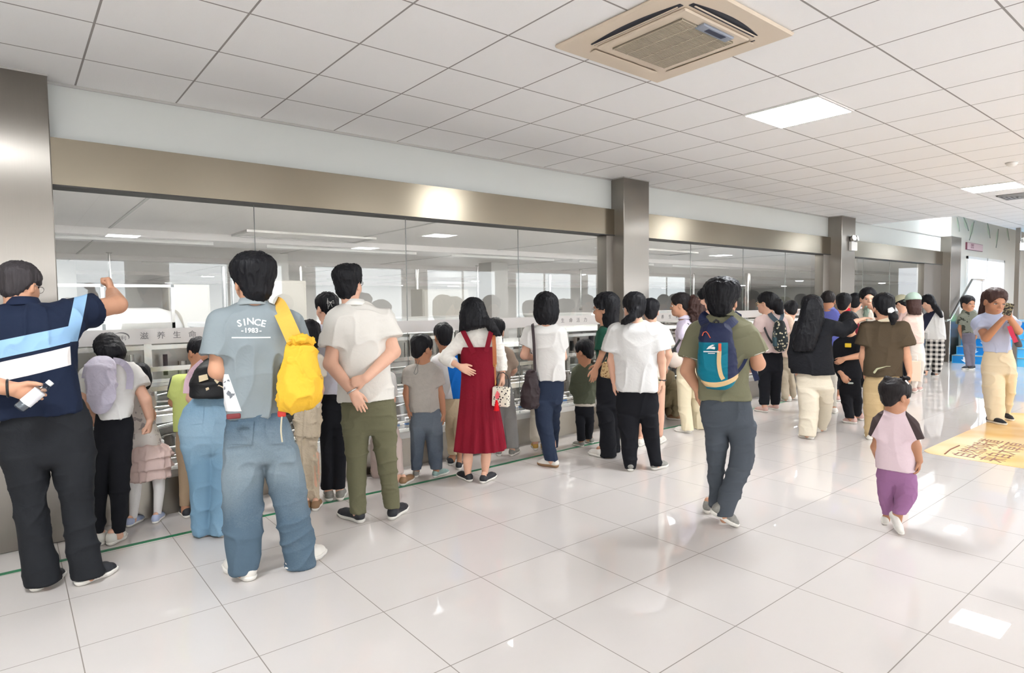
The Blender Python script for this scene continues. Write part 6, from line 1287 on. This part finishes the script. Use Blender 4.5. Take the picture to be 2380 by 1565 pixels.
# ---- beige figure behind
P = Person('person in a beige top and grey khaki trousers behind the patterned rucksack', (1830, 930), vox=.010, sc=.96)
P.head(1838, 700, 742, -10, 20, 0, b=.15, style='short', neck=(1834, 750, .1), face=False); S2 = P.arm((1840, 760), (1842, 795), (1838, 810, .15), (.7, .085, .09), ((0, 1, 0), (0, 0, -1), 1))
P.torso(cloth('peach_top', rgb(228, 204, 184)), [(732, 1814, 1836), (742, 1808, 1844), (770, 1806, 1846), (830, 1812, 1844)], [S2])
P.legs(cloth('grey_khaki', rgb(178, 166, 146)), [(825, 1812, 1844), (850, 1812, 1842), (870, 1813, 1842)], [(860, 1812, 1832), (900, 1816, 1834), (928, 1818, 1836)], [(860, 1826, 1844), (900, 1832, 1850), (924, 1836, 1852)]); P.shoe((1838, 934), (1818, 932), Sh_wht); P.shoe((1852, 930), (1836, 928), Sh_wht); P.done()
# ---- black blazer woman
P = Person('very long haired woman in a black jacket and cream trousers', (1886, 1016), vox=.008, sc=1.0)
P.head(1888, 686, 742, 20, 0, 0, b=.02, style='tail', neck=(1890, 750), face=False, hairx=[P.L([(694, 1872, 1908, -.02, .09), (715, 1862, 1914, -.04, .11), (745, 1855, 1916, -.08, .09), (780, 1846, 1904, -.12, .07), (805, 1842, 1896, -.13, .05), (818, 1846, 1888, -.13, .03)], k=.04, rt=.05, rb=.02)])
bl = cloth('black_jacket', rgb(28, 29, 33), .9, .8); S1 = P.arm((1862, 760), (1850, 820, -.02), (1852, 862), (1.75, .085, .07), ((0, .2, -1), (1, .2, 0), 1)); S2 = P.arm((1920, 758), (1958, 768, .04), (1992, 746, .10), (1.75, .085, .060), ((.9, .2, .35), (0, 0, -1), 1, .3))
P.torso(bl, [(744, 1872, 1908), (752, 1860, 1924), (765, 1852, 1932), (800, 1844, 1932), (850, 1838, 1938), (869, 1840, 1942)], [S1, S2], dr=.55)
P.legs(cloth('cream_trousers_wide', rgb(218, 208, 188)), [(862, 1846, 1934), (890, 1852, 1934), (910, 1854, 1938)], [(900, 1853, 1902), (950, 1856, 1904), (1000, 1858, 1898), (1012, 1858, 1896)], [(900, 1894, 1938), (950, 1898, 1936), (990, 1900, 1922), (998, 1900, 1920)], fold=(.0065, (6, 6, 6)))
P.shoe((1890, 1022), (1860, 1016), Sh_wht); P.shoe((1898, 1006), (1918, 1000), Sh_wht); P.done()
# ---- periwinkle boy
P = Person('boy with cropped hair in a periwinkle blue shirt behind the black jacket', (1922, 958), vox=.009, sc=.88, skin='c', hair=HD)
P.head(1925, 675, 722, 5, 4, 0, b=0, style='buzz', neck=(1925, 732), face=False); S2 = P.arm((1946, 745), (1952, 790), (1940, 810, .1), (.6, .08, .09), ((0, .6, -.6), (0, 0, -1), 1))
P.torso(cloth('periwinkle_shirt', rgb(98, 104, 176)), [(716, 1914, 1938), (724, 1904, 1948), (745, 1898, 1954), (800, 1900, 1952), (840, 1902, 1950)], [S2], (cloth('periwinkle_collar', rgb(120, 128, 190)), .05, .02))
P.legs(cloth('stone_trousers', rgb(206, 200, 188)), [(834, 1904, 1948), (870, 1904, 1948)], [(862, 1904, 1928), (945, 1908, 1926)], [(862, 1924, 1948), (945, 1928, 1944)]); P.shoe((1918, 962), (1910, 956), Sh_wht); P.shoe((1938, 962), (1942, 956), Sh_wht); P.done()
# ---- boy with the red collar
P = Person('boy in a maroon top with a bright red collar, beside the periwinkle shirt', (1962, 928), vox=.009, sc=.88, skin='b')
P.head(1961, 682, 728, 10, 4, 0, b=0, style='short', neck=(1961, 736), face=False); S1 = P.arm((1942, 752), (1934, 795), (1940, 820, .1), (.6, .08, .09), ((0, .6, -.6), (0, 0, -1), 1)); S2 = P.arm((1984, 752), (1992, 795), (1986, 820, .1), (.6, .08, .09), ((0, .6, -.6), (0, 0, -1), 1))
P.torso(cloth('maroon_top', rgb(104, 20, 34)), [(722, 1950, 1974), (730, 1942, 1984), (750, 1936, 1990), (800, 1938, 1988), (842, 1940, 1986)], [S1, S2], (cloth('red_collar', rgb(196, 18, 44)), .07, .05))
P.legs(Blk, [(836, 1941, 1985), (875, 1940, 1986)], [(865, 1940, 1964), (905, 1940, 1962)], [(865, 1960, 1986), (905, 1962, 1984)], body=False); P.leg([(1952, 885, .07), (1950, 922, .03)]); P.leg([(1972, 885, .07), (1972, 922, .03)])
P.shoe((1946, 934), (1960, 927), Sh_pnk); P.shoe((1970, 932), (1982, 925), Sh_pnk); P.done()
# ---- child in black with the yellow patch
P = Person('child all in black with a yellow patch on one sleeve, bare forearm bent', (1978, 982), vox=.008, sc=.92, skin='b')
P.head(1974, 726, 776, 30, 20, 0, b=.0, style='bob', neck=(1976, 782), face=False)
S1 = P.arm((1952, 800), (1944, 850), (1958, 872, -.08), (1.6, .075, .06), ((.4, -.2, -.8), (0, 1, 0), 1, .7)); S2 = P.arm((1994, 796), (2004, 826, -.05), (1962, 834, -.18), (.7, .085, .10), ((-.8, 0, -.6), (0, 1, 0), -1, .5))
P.torso(Blk, [(776, 1962, 1990), (784, 1952, 1998), (800, 1946, 2004), (840, 1946, 2005), (880, 1948, 2004)], [S1, S2])
P.legs(Blk, [(872, 1949, 2003), (910, 1950, 2004), (925, 1951, 2004)], [(915, 1950, 1982), (950, 1958, 1984), (972, 1966, 1988)], [(915, 1974, 2004), (950, 1978, 2003), (968, 1982, 2000)])
P.shoe((1990, 986), (1962, 982), Sh_pnk); P.shoe((2004, 978), (1990, 974), Sh_pnk); P.done()
P.part('sleeve_patch', pmat('patch_yellow', rgb(224, 188, 40), .6), [s_box(P.p(1971, 803, -.13), (.035, .012, .026), .004)], vox=.006); P.part('leg_tag', pmat('tag_pale', rgb(206, 214, 206), .5), [s_box(P.p(1977, 891, -.135), (.030, .010, .010), .004)], vox=.005)
# ---- only the back of a head
P = Person('person seen only as the back of a dark head, left of the white shirted woman', (1988, 896), vox=.011, sc=.95)
P.head(1989, 682, 722, 10, 5, 0, b=0, style='short', neck=(1989, 730), face=False); P.torso(cloth('grey_top', rgb(120, 116, 116)), [(718, 1978, 2000), (726, 1970, 2008), (780, 1972, 2006), (810, 1974, 2004)], []); P.legs(Blk, [(800, 1973, 2005), (830, 1973, 2005)], [(825, 1973, 1990), (888, 1976, 1988)], [(825, 1988, 2005), (888, 1992, 2003)]); P.shoe((1982, 899), (1978, 895), Sh_blk); P.shoe((1998, 899), (2000, 895), Sh_blk); P.done()
# ---- woman facing the camera, hand at her mouth
P = Person('woman in a white shirt facing the camera with one hand at her mouth', (2014, 915), vox=.008, sc=.97)
P.head(2018, 669, 718, 170, 2, 0, b=0, style='tail', neck=(2018, 728), face=True)
S1 = P.arm((1998, 742), (1984, 780, -.05), (2004, 780, -.16), (.7, .09, .10), ((1, 0, .2), (0, 1, 0), 1, .5)); S2 = P.arm((2042, 742), (2048, 756, -.2), (2030, 718, -.22), (.4, .085, .09), ((-.5, .25, .55), (.3, .9, 0), 1, .9))
P.torso(cloth('off_white_shirt', rgb(224, 218, 206)), [(718, 2002, 2034), (726, 1990, 2046), (740, 1984, 2050), (770, 1986, 2048), (812, 1990, 2046)], [S1, S2])
P.part('neck_scarf', cloth('scarf_green', rgb(140, 160, 146)), [P.T([(2014, 716, .035, -.10), (2012, 730, .035, -.14), (2011, 745, .025, -.15)])], fold=(.006, (20, 20, 20)))
P.legs(Blk, [(804, 1990, 2046), (840, 1990, 2044)], [(830, 1990, 2018), (905, 1994, 2014)], [(830, 2014, 2044), (905, 2018, 2040)]); P.shoe((2002, 900), (2000, 914), Sh_blk); P.shoe((2030, 900), (2032, 914), Sh_blk); P.done()
# ---- brown tee
P = Person('woman in a loose brown tee with a cream collar and a white flower hair tie', (2034, 1020), vox=.0075, sc=.97, skin='b')
P.head(2053, 682, 742, -20, 4, 0, b=.02, style='tail', neck=(2056, 752), face=True, hairx=[P.L([(690, 2034, 2072, 0, .10), (712, 2030, 2078, 0, .10), (728, 2062, 2082, -.08, .05)], k=.03, rt=.05, rb=.02), P.L([(700, 2031, 2044, .05, .05), (738, 2032, 2040, .05, .03)], rb=.01), P.T([(2072, 725, .03, -.13), (2077, 738, .045, -.14), (2075, 752, .02, -.14)])])
P.part('flower_hair_tie', M_white, [s_ell(P.p(2071+4*math.cos(i*1.256), 722+4*math.sin(i*1.256), -.15), (.018,)*3, None, .004) for i in range(5)], vox=.006)
P.part('hair_clip', pmat('clip_blue', rgb(170, 190, 210), .3), [P.T([(2048, 697, .006, -.09), (2049, 703, .006, -.10)])], vox=.004)
br = cloth('brown_tee', rgb(80, 68, 52), .85, .5); S1 = P.arm((2016, 766), (2006, 830), (2010, 862, .05), (.55, .088, .102), ((0, .3, -1), (1, 0, 0), 1)); S2 = P.arm((2096, 764), (2108, 832), (2114, 866, -.02), (.58, .088, .104), ((.1, 0, -1), (-1, .2, 0), -1, .4), r=(.048, .040, .038, .027))
P.torso(br, [(744, 2042, 2076), (750, 2028, 2092), (760, 2014, 2104), (800, 2010, 2100), (850, 2009, 2098), (873, 2009, 2096)], [S1, S2], (cloth('cream_collar', rgb(232, 218, 190)), .055, .03), dr=.56)
P.part('shirt_print', pmat('print_pale', rgb(170, 170, 140), .6), [P.T([(2032, 866, .012, -.155), (2038, 858, .010, -.158), (2060, 852, .004, -.160), (2070, 852, .003, -.158)])], vox=.005, parent=P.shirt)
P.legs(cloth('khaki_wide', rgb(186, 162, 122)), [(866, 2010, 2094), (900, 2008, 2096), (930, 2008, 2097)], [(915, 2008, 2054), (960, 2008, 2050), (1010, 2010, 2036), (1016, 2010, 2034)], [(915, 2046, 2097), (960, 2050, 2094), (1004, 2056, 2086)], fold=(.0065, (6, 6, 7)))
P.shoe((2022, 1024), (2016, 1012), Sh_wht); P.shoe((2068, 1014), (2074, 1004), Sh_wht); P.done()
# ---- the toddler
P = Person('toddler in a pink tee with brown raglan sleeves and purple trousers walking alone', (2078, 1222), vox=.0055, sc=.60, skin='c', hair=HD)
P.head(2084, 880, 955, 48, 4, 0, b=.02, style='short', neck=(2082, 962), face=True, wide=1.06, capk=1.08, hairx=[s_ell(P.p(2062, 880, -.02), (.022, .022, .016), k=.02), s_ell(P.p(2108, 880, -.02), (.022, .022, .016), k=.02)])
g = MB(); g.tube([P.p(2105, 885, -.12), P.p(2112, 893, -.11)], .005, 8); g.build('hair_clip', M_white, P.hobj)
S1 = P.arm((2048, 990), (2034, 1040, .0), (2042, 1072, .06), (.5, .095, .10), ((0, .3, -1), (1, 0, 0), 1)); S2 = P.arm((2116, 992), (2128, 1040, -.02), (2137, 1072, -.02), (.62, .095, .11), ((.02, 0, -1), (-1, .1, 0), -1, .4, 1.0), r=(.062, .050, .045, .034))
m = recolor(cloth('pink_raglan', rgb(226, 204, 210)), lambda T, x, y, z, b, co: T.mix(T.math('GREATER_THAN', T.math('ABSOLUTE', T.math('SUBTRACT', x, P.p(2078, 1000)[0])), T.math('ADD', .062, T.math('MAXIMUM', 0.0, T.math('MULTIPLY', T.math('SUBTRACT', P.p(2078, 960)[2], z), .42)))), b, rgb(70, 58, 58)))
P.torso(m, [(950, 2060, 2104), (956, 2050, 2112), (968, 2042, 2124), (1000, 2036, 2122), (1050, 2033, 2128), (1092, 2034, 2132)], [S1, S2], dr=.62)
pp = cloth('purple_trousers', rgb(154, 108, 148)); P.legs(pp, [(1082, 2036, 2130), (1110, 2036, 2132), (1130, 2037, 2132)], [(1115, 2036, 2086), (1150, 2040, 2082), (1185, 2048, 2076), (1196, 2052, 2074)], [(1115, 2076, 2132), (1145, 2080, 2133), (1168, 2078, 2124), (1194, 2072, 2106)], fold=(.004, (14, 14, 12)))
P.shoe((2056, 1222), (2060, 1205), Sh_wht, w=.05); P.shoe((2070, 1196), (2096, 1246), Sh_wht, hz=.09, tz=.0, w=.05); P.done(.0045)
# ---- green cap, pink top, white trousers
P = Person('long haired person in a mint cap, pink top and white trousers', (2132, 912), vox=.010, sc=.97, hair=HN)
P.head(2122, 683, 722, -25, 6, 0, b=0, style='tail', neck=(2124, 730), face=False, hairx=[P.L([(694, 2106, 2140, 0, .10), (715, 2106, 2142, -.03, .11), (732, 2112, 2142, -.05, .07)], rt=.03, rb=.02)])
cp = cloth('mint_cap', rgb(172, 192, 178), .7); P.part('cap', cp, [P.E_((0, -.012, .158), (.100, .120, .102), cut=(P.H(0, 0, .145), -P.hM[:, 2])), s_ell(P.H(0, .13, .150), np.array((.07, .075, .008))*P.hk, P.hM, .02)])
S1 = P.arm((2110, 748), (2104, 778), (2094, 785, .0), (.75, .09, .085), ((-.8, .3, 0), (0, 0, -1), 1)); P.torso(cloth('pink_frill', rgb(232, 204, 192), .85, .9), [(722, 2112, 2136), (730, 2106, 2144), (750, 2104, 2146), (780, 2108, 2146), (798, 2110, 2146)], [S1], dr=.7)
P.legs(cloth('white_trousers', rgb(228, 218, 208)), [(792, 2112, 2147), (830, 2112, 2150), (845, 2112, 2150)], [(838, 2112, 2132), (880, 2116, 2134), (905, 2116, 2130)], [(838, 2128, 2150), (880, 2128, 2146), (900, 2130, 2142)]); P.shoe((2124, 914), (2128, 908), Sh_pnk); P.shoe((2136, 910), (2140, 905), Sh_pnk); P.done()
B = P.thing('paper_bag', 'pale carrier bag hanging beside the white trousers', 'bag'); MB().box(-.09, .09, -.05, .05, 0, .32, 0, .004).build('bag_body', pmat('bag_cream', rgb(232, 210, 186), .6), B, loc=P.p(2124, 886, -.25).tolist())
g = MB(); c = P.p(2124, 843, -.25); g.tube([(c[0]-.05, c[1], c[2]-.01), (c[0]-.04, c[1], c[2]+.12), (c[0]+.04, c[1], c[2]+.12), (c[0]+.05, c[1], c[2]-.01)], .004, 6); g.build('bag_handle', M_white, B)
# ---- second cap behind
P = Person('person in a pale olive cap and mauve top looking down', (2100, 898), vox=.011, sc=.95)
P.head(2094, 688, 722, -60, 25, 0, b=0, style='short', neck=(2098, 732), face=False); P.part('cap', cloth('olive_cap', rgb(176, 172, 146), .7), [P.E_((0, -.012, .158), (.100, .120, .100), cut=(P.H(0, 0, .145), -P.hM[:, 2])), s_ell(P.H(0, .13, .150), np.array((.07, .075, .008))*P.hk, P.hM, .02)])
P.torso(cloth('mauve_top', rgb(196, 168, 160)), [(722, 2090, 2108), (730, 2084, 2116), (760, 2082, 2116), (800, 2086, 2114)], [P.arm((2090, 748), (2084, 775), (2092, 785, -.1), (.7, .085, .085), ((1, 0, .2), (0, 0, -1), 1))]); P.legs(Blk, [(795, 2086, 2114), (830, 2086, 2114)], [(825, 2086, 2100), (890, 2088, 2100)], [(825, 2098, 2114), (890, 2102, 2113)]); P.shoe((2096, 900), (2092, 896), Sh_blk); P.shoe((2108, 900), (2108, 895), Sh_blk); P.done()
# ---- checked trousers
P = Person('woman in checked trousers and a white top with a navy sleeve, stooping', (2166, 874), vox=.011, sc=.97)
P.head(2156, 686, 722, -55, 35, 0, b=.02, style='tail', neck=(2164, 728), face=False, hairx=[P.T([(2168, 708, .06, -.03), (2180, 722, .055, -.12), (2188, 736, .03, -.17)], .03)])
m = recolor(cloth('white_navy_top', rgb(216, 214, 210)), lambda T, x, y, z, b, co: T.mix(T.math('LESS_THAN', T.math('ADD', x, T.math('MULTIPLY', z, -.45)), P.p(2160, 750)[0]-.45*P.p(2160, 750)[2]), b, rgb(34, 36, 54)))
S1 = P.arm((2158, 742), (2146, 775), (2138, 790, .1), (.9, .12, .10), ((-.5, .3, -.6), (0, 0, -1), 1)); P.torso(m, [(718, 2164, 2184), (726, 2156, 2192), (745, 2149, 2196), (775, 2147, 2198), (789, 2148, 2199)], [S1], dr=.6)
def chk(T, x, y, z, b, co):
    f = lambda c, s: T.math('GREATER_THAN', T.math('FRACT', T.math('MULTIPLY', T.math('ADD', c, 5.0), s)), .5); a, c2 = f(x, 11.0), f(z, 11.0); v = T.math('MULTIPLY', T.math('ADD', a, c2), .5); return T.mix(v, rgb(28, 26, 28), rgb(212, 206, 198))
P.legs(recolor(cloth('checked_cloth', rgb(128, 124, 120), .85, .1), chk), [(784, 2150, 2198), (815, 2150, 2197), (830, 2150, 2197)], [(825, 2148, 2170), (850, 2146, 2164), (862, 2144, 2160)], [(825, 2166, 2196), (850, 2166, 2190), (868, 2166, 2186)], fold=(.006, (8, 8, 5))); P.shoe((2146, 872), (2166, 862), Sh_blk, hz=.04); P.shoe((2166, 876), (2182, 873), Sh_blk); P.done()
# ---- camouflage tee
P = Person('person in a camouflage tee and loose grey trousers standing before the blue steps', (2248, 856), vox=.012, sc=.96, skin='c', hair=HD)
P.head(2251, 687, 724, 140, 3, 0, b=0, style='short', neck=(2250, 730), face=True)
m = recolor(cloth('camouflage', rgb(120, 122, 110), .85, .1), lambda T, x, y, z, b, co: T.mix(T.math('GREATER_THAN', (lambda n: (T.link(co, n.inputs[0]), n.outputs[0])[1])(T.new('ShaderNodeTexNoise', **{'_2': 9.0})), .52), b, rgb(58, 60, 52)))
S1 = P.arm((2237, 738), (2231, 764, .04), (2236, 785, .12), (.6, .085, .10), ((.2, .3, -1), (1, 0, 0), 1)); S2 = P.arm((2265, 738), (2271, 764, .04), (2268, 785, .12), (.6, .085, .10), ((-.2, .3, -1), (-1, 0, 0), -1))
P.torso(m, [(718, 2240, 2260), (724, 2234, 2268), (740, 2233, 2270), (775, 2236, 2266)], [S1, S2]); P.legs(cloth('grey_loose', rgb(104, 100, 112)), [(770, 2236, 2266), (795, 2236, 2267), (810, 2238, 2267)], [(800, 2238, 2254), (835, 2242, 2256), (852, 2244, 2258)], [(800, 2250, 2268), (835, 2252, 2266), (852, 2254, 2266)])
P.shoe((2252, 858), (2236, 859), Sh_blk); P.shoe((2264, 858), (2254, 860), Sh_blk); P.done()
# ---- woman with the phone
P = Person('woman in a pale blue tee and wide cream trousers reading her phone', (2318, 980), vox=.0075, sc=.98, skin='c', hair=HN)
P.head(2314, 670, 730, 152, 14, -4, b=0, style='tail', neck=(2308, 738), face=True, wide=1.04, hairx=[P.T([(2296, 690, .07, .06), (2290, 712, .06, .10), (2280, 735, .035, .12)], .03)])
S1 = P.arm((2276, 752, -.02), (2292, 786, -.16), (2332, 742, -.30), (.52, .092, .105), ((.75, -.15, .55), (.2, -.5, .8), -1, .8), r=(.050, .046, .044, .030)); S2 = P.arm((2342, 750, .0), (2366, 770, -.14), (2346, 738, -.30), (.50, .092, .10), ((-.5, -.1, .75), (-.2, -.5, .8), 1, .8), r=(.050, .046, .042, .030))
P.torso(cloth('pale_blue_tee', rgb(186, 194, 220)), [(726, 2290, 2330), (732, 2278, 2342), (748, 2268, 2350), (775, 2276, 2348), (800, 2282, 2348), (819, 2284, 2352)], [S1, S2], dr=.66)
P.legs(cloth('cream_loose', rgb(222, 206, 176)), [(812, 2284, 2354), (850, 2281, 2362), (875, 2280, 2365)], [(865, 2280, 2336), (910, 2283, 2338), (960, 2290, 2336), (976, 2294, 2334)], [(865, 2330, 2365), (910, 2334, 2362), (950, 2334, 2352), (968, 2332, 2346)], fold=(.0065, (6, 6, 6)))
P.shoe((2292, 980), (2340, 990), Sh_blk); P.shoe((2330, 972), (2354, 980), Sh_blk); P.done()
B = P.thing('phone', 'dark phone in a patterned case held up by the woman in pale blue', 'phone'); M = Matrix.Translation(P.p(2343, 720, -.36).tolist()) @ Matrix.Rotation(.25, 4, 'Y') @ Matrix.Rotation(-.35, 4, 'X')
o = MB().box(-.042, .042, -.005, .005, -.07, .08, 0, .004).build('phone_case', recolor(cloth('phone_case_print', rgb(56, 50, 46), .4, .0), lambda T, x, y, z, b, co: T.mix(T.math('GREATER_THAN', (lambda n: (T.link(co, n.inputs[0]), n.outputs[0])[1])(T.new('ShaderNodeTexNoise', **{'_2': 50.0})), .54), b, rgb(150, 140, 110))), B); o.matrix_local = M
o = MB().box(-.038, .038, .005, .007, -.066, .076).build('screen', pmat('phone_screen', (.1, .1, .12), .1, emit=((.8, .85, 1), .6)), B); o.matrix_local = M
g = MB(); c = P.p(2352, 750, -.22); g.tube([(c[0]+.034*math.cos(a), c[1]+.034*math.sin(a), c[2]) for a in [2*PI*j/16 for j in range(16)]], .009, 6, closed=True); g.build('wristwatch', M_blk, P.e)
B = P.thing('sling_bag', 'red and dark grey sling bag hanging from the arm of the woman with the phone', 'bag'); P.part('bag_body', cloth('sling_grey', rgb(84, 80, 84), .6), [P.L([(776, 2352, 2364, -.16, .03), (795, 2356, 2374, -.17, .05), (808, 2360, 2378, -.17, .04)], rt=.02, rb=.03)], parent=B, vox=.009)
P.ribbon('red_strap', cloth('sling_red', rgb(206, 60, 90), .5), [(2346, 758, -.24), (2352, 775, -.24), (2362, 796, -.24)], .045, B)
